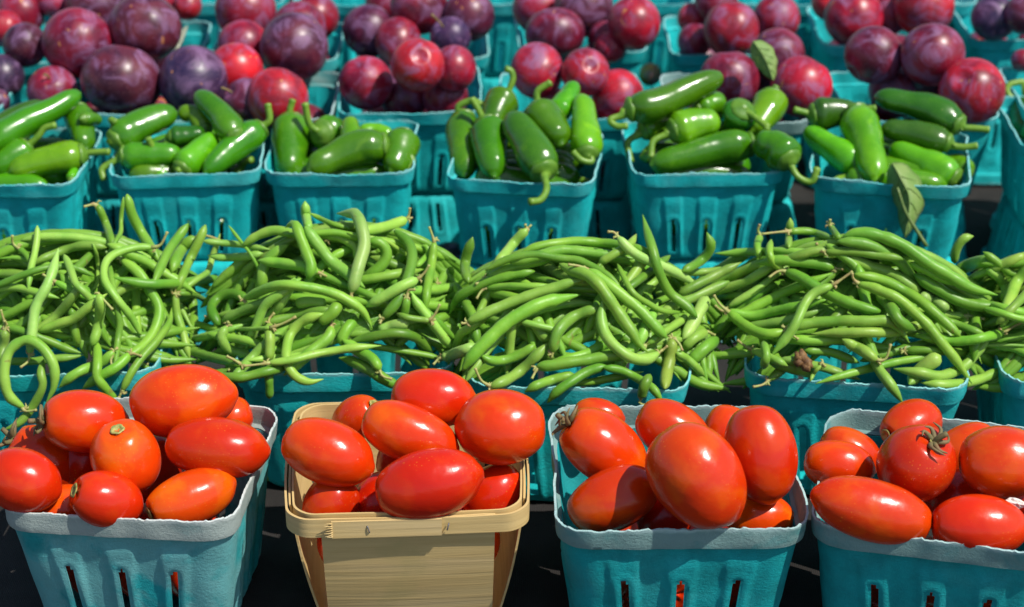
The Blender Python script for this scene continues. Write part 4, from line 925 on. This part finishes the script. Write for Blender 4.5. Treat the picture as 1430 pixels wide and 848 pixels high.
# ------------------------------------------------------------------ green beans
BEANS = '''1|a|60|-40,640 0,625 110,620 230,650|-|
1|a|65|700,360 560,345 430,370 300,420 200,480|-|arched bean along the back crest
1|a|50|125,362 180,410 215,475|+|cut short bean end with pale stem sticking out at the back left
1|a|52|230,370 225,420 215,470|-|
1|a|52|620,550 520,500 400,480 200,520 0,600 -120,640|-|long bean passing beneath the wide flat one
1|a|70|400,530 470,640 570,770 680,930 740,1010|-|long bean running down to the right through the middle
1|a|55|360,580 470,640 560,680 640,690|+|
1|b|75|450,10 420,50 340,130 240,200|-|
1|b|66|470,50 490,180 515,300|-|short bean standing upright in the middle
1|a|55|740,590 770,760 790,860 770,1010|-|
1|a|60|480,550 500,600 540,640|-|
1|b|60|100,400 250,395 380,380|-|
1|b|70|400,150 480,120 560,60|-|
1|a|75|835,5 870,140 930,260 1000,370 1060,470|-|broad flat pod standing tallest at the back, pointed tip up
1|a|58|640,75 690,180 740,330 790,430|620,68 590,78 553,88|bean rising from the back crest with a pale stem bent left
1|a|34|800,180 795,260 760,320|-|
1|c|78|0,345 100,420 180,530 240,640 235,740 190,850 90,950 -60,1010|+|big bean curving round the right side of the heap
1|b|78|745,335 680,400 560,450 470,500 385,575|740,350 730,400 745,450|bean lying over the rim just above the tomato with a calyx
1|d|66|5,685 60,570 150,450 240,340 310,240 325,140|+|bean sloping down to touch the largest left tomato
1|b|76|850,345 760,440 640,510 535,585|860,345 900,355 930,365|thick bean crossing the front rim towards the plump tomato
1|b|70|640,430 640,510 710,600|-|
1|c|72|635,465 450,490 300,500 150,500 0,475 -60,460|630,465 700,455 780,465 860,487|dark straight bean with a long stem at its right end
1|c|76|50,305 150,350 260,420 340,470|-|
1|c|92|490,205 420,240 360,330 330,430|495,195 530,180 620,205 690,236|wide pod with a long curved stem at the back right
1|c|72|485,260 440,360 400,450|-|
1|c|70|345,235 310,290 280,350|-|
1|c|50|500,470 570,420 592,345|-|
1|c|42|365,565 470,570 530,600 600,650|+|
1|d|66|355,55 370,180 405,320|+|
1|a|76|650,665 660,760 640,900 600,1010|640,660 690,710 740,765|bright shaded bean hanging steeply with a pale stem on top
1|a|28|600,640 635,600 640,430 605,320|-|thin twisted bean pointing up in the middle
1|c|62|205,262 100,262 0,285 -70,320 -110,380 -110,480 -40,590 60,720 130,840|215,262 260,240 300,160|bean curled like a question mark with its stem raised
1|b|65|40,165 150,200 300,260 420,310 545,350|38,158 20,110 5,60|bean slanting across the front of the far left heap
1|a|76|195,1050 215,880 240,740 300,620 350,500 385,360|+|wide pale flat bean standing at the left, stem end down
1|b|72|35,195 15,330 -30,430|+|bean dropping at the left edge of the photo
1|b|66|290,390 270,480 280,560 230,680 160,770 100,815 20,848|-|lumpy pod hanging in front of the rim with a thin tail
1|b|78|150,705 60,630 30,500 50,360 120,280 200,262 290,320 350,430 355,560 300,680|145,715 180,728 240,720|bean bent into a full loop in front of the basket
2|c|65|930,300 830,320 680,330 565,315|-|bean with its point to the left at the back left
2|c|50|690,235 740,240 800,250|-|
2|c|26|800,245 850,310 900,400|-|
2|d|60|450,240 540,260 650,295|-|
2|d|60|450,355 560,330 650,300|-|
2|d|62|640,190 760,180 870,150 950,110|+|
2|f|72|0,160 60,130 140,100|-|
2|f|72|270,70 220,150 140,230|-|
2|f|80|550,115 450,105 340,115|-|short thick bean lying level in the middle
2|f|76|430,175 320,195 205,225|-|
2|f|70|250,45 140,130 80,270|-|
2|d|66|720,340 830,360 930,390|-|
2|d|80|690,265 655,330 700,410 790,440 870,450|+|curved bean by the gap between the two left heaps
2|d|80|840,90 720,50 620,90 590,160 645,260|-|dark crescent bean at the left side
2|d|76|830,500 900,420 960,370|-|
2|f|70|480,450 350,470 200,480|-|
2|f|68|170,740 170,600 170,500|-|dark bean hanging straight down over the rim
2|f|76|170,250 172,380 170,490|+|upright bean standing at the front left, brown stem end at the bottom
2|f|32|185,275 100,278 -60,280|190,270 270,240 345,200|thin bean with a pale stem pointing right
2|d|78|955,560 820,600 700,600|-|
2|d|80|785,515 640,480 540,450 420,405 320,340 262,265 190,195|788,515 740,485 690,460|long bean with a thin tail up left, above the largest left tomato
2|e|76|735,430 740,360 680,310 600,280 480,270 330,265 200,250 80,290 -10,350|+|long arched bean forming the back crest
2|e|70|430,245 410,150 402,50|-|pointed pod tip standing up at the back
2|e|40|700,235 560,190 430,130|-|thin bean behind the tip at the back
2|e|58|760,290 600,260 440,265|-|
2|g|80|370,122 300,150 200,180 70,205|375,118 385,85 388,50|bean reaching up right with its stem raised at the back
2|g|34|130,245 230,265 310,320|-|
2|g|84|110,270 190,280 235,350 190,440 50,530|-|bean bent sharply round to the left at the right side
2|g|70|180,505 300,485|-|
2|e|90|90,650 120,590 130,500 190,410 300,335|-|broad bent bean on the left slope
2|e|84|490,520 390,480 270,465|+|
2|e|92|500,350 560,430 660,510|-|
2|e|84|420,570 445,480 410,380 370,290 335,200 275,225|-|bean doubled over the crest like a hook
2|g|82|215,770 320,640 375,500 405,370 370,270 285,195|205,780 190,810|dark bean arcing along the right side of the heap
2|g|42|430,440 500,360 500,310 465,292|-|small curled tip at the right side
2|g|72|640,575 580,585 520,590|-|
2|g|68|550,275 530,430 500,600 488,740|548,265 530,215 515,175|straight bean standing upright at the far right with a stem on top
2|g|78|655,970 590,880 510,770 430,670 390,590|-|bright bean sliding down towards the front right corner
2|g|66|370,640 352,740|+|
2|h|92|175,290 290,255 385,235|-|broad pale pod near the front right
2|h|52|520,228 400,215 290,180|522,222 555,180 585,118|bean with its stem pointing up near the right rim
2|g|82|440,520 330,565 220,625 90,700|445,515 485,475 515,425|bean pointing up right with a pale stem, right slope
2|f|95|500,225 580,180 640,100|-|short thick broken bean in the centre
2|f|88|575,265 560,330 470,410 400,470|+|
2|f|94|745,215 690,270 655,330 648,395|-|short pod with its tail pointing down in the centre
2|h|78|540,430 430,340 300,310 120,335 -20,370|-|dark bean lying level above the front rim
2|h|52|575,472 470,450 360,430 210,405|+|
2|h|86|320,660 220,610 120,550 0,490 -80,470|-|thick bean sliding over the front rim behind the wooden basket
2|h|86|190,550 150,490 90,450|+|
2|f|76|525,180 400,225 320,300 285,400 285,500 340,590 430,630 525,612|-|hooked bean hanging over the rim with its tail to the right
2|e|76|10,690 120,640 260,600 420,620 560,650 680,700 780,770 830,850 850,900|+|long bean arching across the centre of the heap
2|e|94|708,650 735,560 770,450 795,340 780,230 740,140 690,130 610,135|+|pale bean standing at the top with a thread like tail, second heap
2|f|64|170,505 330,480 500,440 680,410 910,390|165,505 90,515 0,525|long straight bean lying across the front
3|i|80|640,335 720,370 800,400|+|
3|i|70|290,415 420,360 570,320|+|
3|i|72|110,560 90,700 40,830|-|dark bean hanging at the left end
3|i|70|150,590 190,660 200,720|-|
3|j|72|170,180 110,220 85,290|-|
3|j|102|590,110 640,200 690,270|-|short stout bean end in the middle
3|j|72|440,220 430,320|-|
3|j|60|640,170 720,190 740,240|-|
3|k|80|440,380 370,480|-|
3|k|66|515,415 420,490 345,548|-|
3|k|62|520,500 440,560 400,640|-|
3|k|56|560,620 700,560 840,530|-|
3|k|80|880,550 760,600 640,660 540,760|-|
3|k|58|740,430 890,420|-|
3|l|90|420,340 570,320|-|
3|l|62|490,330 650,220 780,140|+|
3|l|98|770,450 880,350 960,290|-|dark bean in shade beyond the right rim
3|l|90|370,390 440,300 480,220|-|
3|l|62|40,585 150,580 290,550|-|
3|i|76|160,445 140,370 150,270 188,145|-|leaf shaped pod tip pointing up at the left end
3|i|76|548,92 450,200 370,290 310,340|540,85 535,65|bean poking up at the back left with a cut stem end
3|i|68|490,260 640,200 800,175 940,175 1120,195 1270,220 1400,290 1490,350|-|long bean tracing the whole back crest
3|k|78|-260,325 -120,290 0,285 240,315|-|
3|k|72|170,365 280,300 370,250 418,175|-|bean with its point up in the middle of the crest
3|k|80|298,195 380,280 480,340 620,400 720,450 820,520|+|bean running down right from a pale stem end on the crest
3|k|76|720,420 840,350 905,260 878,160|-|curved pod with its horn like tip up at the right
3|k|72|830,500 950,440|-|
3|i|68|270,365 400,300 560,262 760,285 900,310 1060,390 1145,470 1170,560|-|ridged bean crossing the upper slope from left to right, bent down at its end
3|i|72|600,370 500,385 330,425 200,482 90,550 30,662|-|bean with a curved tail drooping at the upper left
3|i|60|278,475 420,470 560,470 720,460|270,478 240,510 215,552|bean with a pale stem stub lying level on the left
3|i|92|160,705 340,620 520,550 700,490 860,440 950,425|+|broad flat bean slanting up from the lower left
3|j|92|-10,380 100,340 230,290|-30,375 -70,420|light bean lying in the gap between the two middle heaps
3|j|82|600,285 530,340 420,390 310,395 230,350|-|bean with its tail to the left above the front rim
3|j|108|120,460 230,320 360,190 500,90 640,20 760,-10 900,-40|-|thickest bean of the middle heap, sweeping down to the left tomatoes
3|j|92|308,568 400,530 500,465 600,370 690,275|300,562 245,525 205,445|bean slanting down to the front rim with a thin pale stem
3|l|76|-20,430 100,390 200,340|-|
3|l|88|-235,485 -60,460 140,430 290,405 400,370|-240,500 -270,560|long bean lying level above the front rim
3|j|74|860,485 720,520 620,555 530,602|-|pod with its tail over the front rim
3|l|78|220,470 100,510 0,570 -110,650 -170,720|-|dark bean hanging over the front rim to the right of the round tomato
3|l|68|200,490 320,510 430,560 520,620 570,690 590,735|-|dark bean with a drooping tail at the front right corner
3|l|76|450,685 470,610 510,530|+|stubby bean end hanging over the rim
3|l|92|655,300 635,440 605,625|660,290 700,330 720,375|olive bean standing upright in the open front right corner
3|l|96|885,20 800,170 720,300|-|wide pale bean leaning at the right end
3|l|76|875,255 800,300 720,370|885,250 935,275|bean reaching right with a long thin stem beyond the rim
3|l|62|680,390 760,440 865,542|-|thin pointed tail sticking out past the right rim
3|j|88|715,335 740,220 830,120 940,70 1060,50|+|bean bent down like a walking stick in the front centre
3|l|86|562,395 490,430 380,420 280,350 210,260 185,150 205,20|+|bean curved like a letter J in the front centre
3|k|88|100,410 240,510 380,620 500,740 620,855|90,405 40,385 -30,375|long straight bean running down to the right corner
3|k|46|290,370 330,450 400,560 500,630 600,680 735,690|-|thin bean ending in a tail on the right slope
3|k|92|-90,370 0,415 90,445 180,520 250,620 320,720 390,820 440,900 498,955|-|long bean over the middle of the slope with a curled tail
3|k|76|820,725 740,640 640,560 570,430 530,290 485,150 462,45|-|slender bean standing highest at the right with a thread tip
4|m|80|-30,460 110,390 220,320 320,285|-|bean at the left end pointing up to the right
4|m|82|150,450 290,385 430,340|-|
4|m|56|60,560 160,545 280,545|-|
4|m|66|160,500 260,470 330,430|-|
4|n|102|-20,470 100,300 200,200|-|large shaded bean at the left end above the dark gap
4|n|60|70,435 130,430 200,425|-|
4|m|76|60,800 200,650 330,550 510,455|-|long dark bean slanting at the left slope
4|m|52|290,540 380,480 470,410|-|
4|m|76|290,640 450,560 650,475|-|
4|m|60|620,280 440,275 250,280|-|
4|m|66|780,270 700,270 630,290|-|
4|n|90|560,500 470,470 440,420|-|
4|n|66|640,480 740,500 830,530|-|
4|n|70|380,240 500,220 600,190|-|
4|n|75|560,330 700,340 860,330|-|
4|p|62|450,450 300,480 130,520 -20,560|-|
4|p|62|380,400 500,400 660,410|+|
4|p|112|600,430 490,510 400,610|-|broad half shaded bean behind the front rim
4|p|82|800,430 740,500 600,560 470,540|-|
4|p|76|165,400 210,510 265,590|-|
4|o|66|0,315 50,350 100,410|-|
4|o|82|110,500 130,590 140,690|-|
4|p|72|450,245 300,285 150,285 -40,290|-|
4|p|80|820,165 812,300|-|
4|p|76|885,150 960,210 1030,270|-|
4|p|64|740,185 670,180 600,170|+|
4|p|62|630,215 740,255|-|
4|o|76|480,390 560,450 620,500|-|
4|o|72|620,470 700,500 780,540|-|
4|o|70|540,410 600,440 680,460|-|
4|m|58|362,178 345,240 362,320|365,170 350,140 362,105|short upright stub with its stem straight up at the back left
4|m|58|545,250 545,170 550,68|-|pod tip pointing straight up at the back left
4|m|52|550,148 680,150 820,195|540,148 460,155 375,165|bean at the back crest with a long pale stem to the left
4|m|54|800,115 825,150 870,210|795,108 800,75|stub with a brown stem end poking up on the crest
4|o|90|-20,190 60,160 150,158 270,190 420,275 600,395 780,495 950,548|-|longest ridged bean sweeping down the right slope
4|o|78|-50,210 110,225 230,265 330,330 410,430 480,510 540,560|-|bean curving down beside the longest one
4|m|64|775,275 870,270 980,278 1120,300|+|
4|o|86|470,535 340,445 230,390 100,345|+|
4|o|90|465,550 560,580 650,632|-|short pale bean end in the middle of the right slope
4|m|78|825,375 740,355 600,335 470,330 340,350|+|level bean on the upper left slope, stem end to the right
4|m|58|505,385 450,345 420,280 432,195|+|curved point sticking up on the left slope
4|m|82|525,395 620,440 740,510 860,570 1000,620 1120,650|515,392 470,400 420,435|dark bean crossing from the left crest to the centre
4|m|72|160,650 330,672 480,640 620,610|+|
4|n|82|170,160 250,230 340,282 440,298 540,270|155,150 110,110 75,55|bean dipping in a shallow curve at the left front
4|p|82|-360,260 -200,230 0,215 140,215 250,215 310,245 360,290 398,352|-365,240 -330,300 -290,330|long level bean across the front with a hooked tail
4|n|76|810,-5 700,45 640,110 590,220 530,320 430,435|830,-15 880,-50 940,-92|flat bean lying diagonally down to the left, centre front
4|n|62|315,395 400,430 540,500|305,392 260,365 222,335|bean at the front left corner with a pale stem pointing up left
4|n|66|380,510 400,430 382,335|-|small upright tip at the front left corner
4|p|66|-320,0 -200,430 -50,440 60,470 105,482|-|
4|n|66|640,400 800,410 920,455 985,478|-|bean with a sharp point to the right above the front rim
4|n|30|750,485 700,540 675,600|740,470 770,500|broken stem hanging over the front rim
4|o|86|190,540 270,600 320,690 360,730 445,770|-|pod with a narrow curved tail in the centre
4|p|82|195,460 90,390 -20,330|200,465 255,450 285,360|bean with a pale stem raised at the lower centre
4|p|72|965,528 800,590 640,612 470,600|965,512 1030,470 1090,420|bean along the front right rim with its stem up right
4|p|78|985,290 900,310 750,342 560,332 420,305|995,285 1050,250 1116,220|level bean at the right front with a long curved stem
4|o|78|720,805 600,690 480,590 370,520 230,450 60,415|-|long smooth bean running down to the lower right
4|o|76|85,475 200,510 330,570 430,650 520,740 600,840 690,950 790,1095|75,470 50,440 45,410|very long bean ending in a point over the front right rim
4|o|94|430,415 560,495 700,572 850,612 975,600|-|dark green bean curved like a bow on the right slope
5|o|92|690,400 800,350 945,328|-|bean at the gap left of the right edge, blunt end up
5|o|72|680,350 690,260 740,195 805,180|-|bean hooked over to the right at the top
5|o|72|975,585 1008,520 960,430 880,380|-|bean bent into a hook beside the bow shaped one
5|o|92|1020,600 1060,480 1130,380|-|
5|o|62|960,620 1040,640 1150,665|-|
5|o|66|1050,620 1130,540|-|
5|o|52|1000,350 1060,350 1140,340|-|
5|o|60|980,370 1030,410 1100,420|-|
5|p|62|970,335 1050,320 1110,300|-|
5|p|58|970,370 1050,385 1130,420|-|
5|p|26|1100,370 1000,365 850,370|-|
5|p|60|1010,180 1080,200 1150,210|-|
5|o|70|1116,300 1080,310 1040,330|+|'''
HEAPS = {1: ('B1', 'far left heap'), 2: ('B2', 'second heap'), 3: ('B3', 'third heap'), 4: ('B4', 'wide right heap'), 5: ('B5', 'right edge heap')}
HH = {1: 0.060, 2: 0.066, 3: 0.060, 4: 0.062, 5: 0.055}
def dome(hk, X, Y):
    c, yaw, s = BASK[HEAPS[hk][0]]
    dx, dy = X-c.x, Y-(c.y+0.004); u = (dx*math.cos(yaw)+dy*math.sin(yaw))/0.112; v = (-dx*math.sin(yaw)+dy*math.cos(yaw))/0.082
    return QH+HH[hk]*(1-np.abs(u)**2.1-np.abs(v)**2.0)
TS = np.linspace(1.05, 1.62, 220)
def heap_depth(hk, px, py, sink):
    r = np.array(ray(px, py)); Pt = np.array(CAM)[None]+TS[:, None]*r[None]
    c = BASK[HEAPS[hk][0]][0]
    H = dome(hk, Pt[:, 0], Pt[:, 1])-sink; gap = Pt[:, 2]-H
    hit = np.nonzero(gap < 0)[0]
    if len(hit): return TS[hit[0]]
    return TS[int(np.argmin(gap))]
def rim_depth(hk, px, py, r):
    # a bean seen below the front rim line hangs outside the front wall
    c, yaw, s = BASK[HEAPS[hk][0]]; n = Vector((math.sin(yaw), -math.cos(yaw), 0)); rv = ray(px, py)
    pp = Vector((c.x, c.y, 0))+n*(QW*s/2+0.0015); t = (pp-Vector((CAM.x, CAM.y, 0))).dot(n)/Vector((rv.x, rv.y, 0)).dot(n)
    h = CAM+rv*t; lx = (h.x-c.x)*math.cos(yaw)+(h.y-c.y)*math.sin(yaw)
    if h.z < QH+0.0035 and abs(lx) < QW*s/2+0.006: return t-r*t/F_PX-0.0005
    return 99.0
bheap = {h: Heap() for h in HEAPS}; dheap = {h: Heap() for h in HEAPS}
def bean_profile(u, tail, stem_end):
    a = min(1, u/0.11); r = (0.42+0.58*math.sin(a*PI/2)**0.8) if stem_end else (0.12+0.88*math.sin(min(1, u/0.14)*PI/2)**0.8)
    t = max(0, (u-0.79)/0.21); r *= (1-0.93*t**1.25) if tail else math.sqrt(max(0.04, 1-t**2.2))
    return r
BC = [(0.215, 0.42, 0.042), (0.27, 0.475, 0.068), (0.17, 0.365, 0.030), (0.255, 0.44, 0.055), (0.195, 0.40, 0.030)]
def make_bean(hk, P, wpx, stem, label, seed, sink, deep=None, ext=False, pull=0.030):
    if ext and P is not None:
        P = [np.array(p) for p in P]
        v = P[-1]-P[-2]; v /= np.linalg.norm(v); P.append(P[-1]+v*38)
        if stem == '-': v = P[0]-P[1]; v /= np.linalg.norm(v); P.insert(0, P[0]+v*34)
    if P is None: return
    rnd = random.Random(seed); P = catmull(P, 60)
    Lp = np.linalg.norm(np.diff(P, axis=0), axis=1).sum(); N = int(min(44, max(14, Lp/5))); P = P[np.linspace(0, 59, N).astype(int)] if N < 60 else P
    P = catmull(P, N)
    am = rnd.uniform(0.6, 2.2)
    P = P+np.array([[am*noise.noise(Vector((i*Lp/N/38, seed*2.3, 1))), am*noise.noise(Vector((i*Lp/N/38, seed*2.3, 7)))] for i in range(N)])
    tail = label is None or any(k in label for k in ('tail', 'point', 'tip', 'thread', 'horn', 'longest')) or rnd.random() < .75
    R = np.array([bean_profile(i/(N-1), tail, stem != '-') for i in range(N)])*wpx*0.455
    lump = np.array([1+0.10*noise.noise(Vector((i*Lp/N/13.0, seed*1.7, 0)))+0.025*math.sin(i*Lp/N/4.4+seed) for i in range(N)]); R = R*lump
    h = bheap[hk] if deep is None else dheap[hk]; D = np.zeros(N)
    for i, (x, y) in enumerate(P):
        d0 = heap_depth(hk, x, y, sink); r = max(1.2, R[i]); d0 = min(d0, rim_depth(hk, x, y, r)) if deep is None else d0; D[i] = max(d0-pull, min(d0, h.need(x, y, r, r, 0, r*d0/F_PX)+0.0012))
    req = D.copy(); k = max(1, N//9)
    D = np.array([req[max(0, i-k):i+k+1].min() for i in range(N)])
    for _ in range(3):
        Dp = np.pad(D, k, mode='edge'); D = np.convolve(Dp, np.ones(2*k+1)/(2*k+1), 'valid')
    ex = (D-req).max()
    if ex > 0: D -= ex*0.75
    D = np.minimum(D, np.maximum(req+0.012, D))
    for i, (x, y) in enumerate(P):
        if R[i] > 1.5: h.put(x, y, R[i], R[i], 0, R[i]*D[i]/F_PX, D[i])
    C = np.array([at_depth(x, y, d) for (x, y), d in zip(P, D)]); Rm = R*D/F_PX
    org = C[N//2].copy(); V, Fc = tube_data(C-org, Rm, 12, squash=rnd.uniform(0.86, 1.0), groove=0.10 if rnd.random() < .6 else 0.03, seed=seed)
    if deep is not None: b = len(deep[0]); deep[0].extend([np.array(v)+org for v in V]); deep[1].extend([tuple(i+b for i in f) for f in Fc]); return
    bc = rnd.choice(BC)
    if label and 'dark' in label: bc = (0.13, 0.31, 0.022)
    if label and ('pale' in label.split(' with')[0] or 'light' in label): bc = (0.32, 0.51, 0.11)
    if label and 'olive' in label: bc = (0.22, 0.34, 0.04)
    o = obj('green_bean', mesh('green_bean', V, Fc), M['bean'], None, [c*rnd.uniform(.94, 1.06)*kk for kk in [rnd.uniform(.76, 1.2)] for c in bc]); o.location = org
    hn = HEAPS[hk][1]
    tag(o, short_label(label, hn) if label else 'plain slim green bean partly covered by its neighbours, '+hn, 'green bean', 'green beans of the '+hn)
    if stem != '-':
        T0 = C[0]-C[2]; T0 /= np.linalg.norm(T0)+1e-9; n_ = 10; r0 = Rm[0]
        if stem == '+':
            side = np.array([rnd.uniform(-1, 1), rnd.uniform(-1, 0.4), rnd.uniform(-.2, 1)]); side /= np.linalg.norm(side)
            ln = rnd.uniform(0.004, 0.011); q = catmull([C[0]-T0*0.001, C[0]+T0*ln*.5, C[0]+T0*ln*.8+side*ln*.5], n_)-org
        else:
            S = catmull(pts(stem, stem_crop[0]), n_); q = np.array([at_depth(x, y, D[0]-0.003*i/n_) for i, (x, y) in enumerate(S)])-org; q[0] = C[0]-org-T0*0.001
        rr = np.full(n_, 0.00085); rr[0] = max(0.0016, r0*1.05); rr[1] = max(0.0013, r0*0.8); rr[2] = 0.0011; rr[-1] = 0.00115
        items = [(q, rr)]
        for t in range(4):
            a = rnd.uniform(0, 6.28); dv = np.array([math.cos(a), math.sin(a)*.6, math.sin(a)*.8]); b0 = C[0]-org+T0*0.0008
            items.append((np.array([b0, b0+dv*0.0022+T0*0.0008, b0+dv*0.0034-T0*0.0006*rnd.random()]), np.array([0.0008, 0.0007, 0.0002])))
        obj('stem', tubes_mesh('stem', items, 6), M['bstem'], o)
    return o
def short_label(label, hn):
    w_ = label.replace(' of the heap', '').replace(' of the far left heap', '')
    return w_+', '+hn if len((w_+' '+hn).split()) <= 16 else ' '.join(w_.split()[:16-len(hn.split())])+', '+hn
stem_crop = [None]
# heaped base: deepest layer as one mass, then loose filler beans, then the ones that lie on top
def rand_bean(hk, r):
    c, yaw, s = BASK[HEAPS[hk][0]]
    X, Y = c.x+r.uniform(-.078, .078), c.y+r.uniform(-.062, .045)
    if hk == 5: X = c.x+r.uniform(-.08, .0)
    for _try in range(60):
        q = rand_bean_try(hk, r, c)
        if q[0]: return q[1]
    return None
def rand_bean_try(hk, r, c):
    X, Y = c.x+r.uniform(-.088, .088), c.y+r.uniform(-.064, .03)
    if hk == 5: X = c.x+r.uniform(-.09, .0)
    ok = True
    a = r.choice((0.15, -0.25, 0.5, 2.6, 1.2, -0.9))+r.uniform(-.5, .5); L = r.uniform(.085, .135); bend = r.uniform(-7, 7); out = []
    for t in np.linspace(-.5, .5, 7):
        aa = a+bend*t*L; x = X+math.cos(aa)*t*L; y = Y+math.sin(aa)*t*L
        ok = ok and abs(x-c.x) < .100 and -.068 < y-c.y < .078
        x = min(max(x, c.x-.10), c.x+.10); y = min(max(y, c.y-.070), c.y+.072)
        z = float(dome(hk, np.array(x), np.array(y))); z = max(z, QH-0.006)
        v = Vector((x, y, z))-CAM; d = v.dot(FWD); px_, py_ = CX+v.dot(RIGHT)/d*F_PX, CY-v.dot(UP)/d*F_PX; out.append((px_, py_)); ok = ok and abs(heap_depth(hk, px_, py_, 0.0)-d) < 0.018
    return ok, out
rr_ = random.Random(5); deepV = ([], [])
for hk in HEAPS:
    for i in range(170 if hk != 5 else 90): make_bean(hk, rand_bean(hk, rr_), rr_.uniform(14, 17), '-', None, 4000+hk*200+i, 0.032, deep=deepV, pull=0.008)
so_ = obj('green_beans', mesh('green_beans', *deepV), M['bean'], None, (0.17, 0.35, 0.03)); so_['kind'] = 'stuff'; so_['label'] = 'deep lying mass of green beans beneath the loose ones in the bean baskets'; so_['category'] = 'green beans'
for hk in HEAPS:
    for i in range({1: 20, 2: 16, 3: 18, 4: 17, 5: 18}[hk]): make_bean(hk, rand_bean(hk, rr_), rr_.uniform(13, 16.5), '+' if rr_.random() < .5 else '-', None, 6000+hk*100+i, 0.024)
for i, line in enumerate(BEANS.split('\n')):
    hk, crop, wd, body, stem, lab = line.split('|'); stem_crop[0] = crop
    if lab == '' and i and '-320,0' in body: continue
    make_bean(int(hk), pts(body, crop), float(wd)/CROP[crop][2], stem, lab or None, 100+i, 0.020, ext=not lab, pull=0.042)
# dried blossom
d = heap_depth(4, 1121, 503, 0.0)-0.012
bl = []
for t in range(7):
    a = random.uniform(0, 6.28); L = random.uniform(9, 20)
    bl.append((np.array([at_depth(1121, 506, d), at_depth(1121+math.cos(a)*L*.5, 504+math.sin(a)*L*.6, d-.003), at_depth(1121+math.cos(a)*L*.8, 502+math.sin(a)*L, d-.001)]), np.array([.0028, .0034, .0010])))
o_ = bl[0][0][0].copy(); bl = [(c-o_, r) for c, r in bl]
bo = obj('dried_blossom', tubes_mesh('dried_blossom', bl, 7), M['drybrown']); bo.location = o_
tag(bo, 'brown dried blossom stuck between beans at the front rim of the wide right heap', 'dried blossom')

lb = catmull([at_z(352, 655, .006), at_z(374, 663, .006), at_z(395, 663, .006), at_z(412, 652, .006)], 24); o_ = lb[12].copy()
v_, f_ = tube_data(lb-o_, np.array([bean_profile(i/23, True, True) for i in range(24)])*0.0042, 12, seed=3)
o = obj('green_bean', mesh('green_bean', v_, f_), M['bean'], None, (0.2, 0.4, 0.04)); o.location = o_
tag(o, 'green bean fallen on the black cloth between the left and wooden baskets', 'green bean')
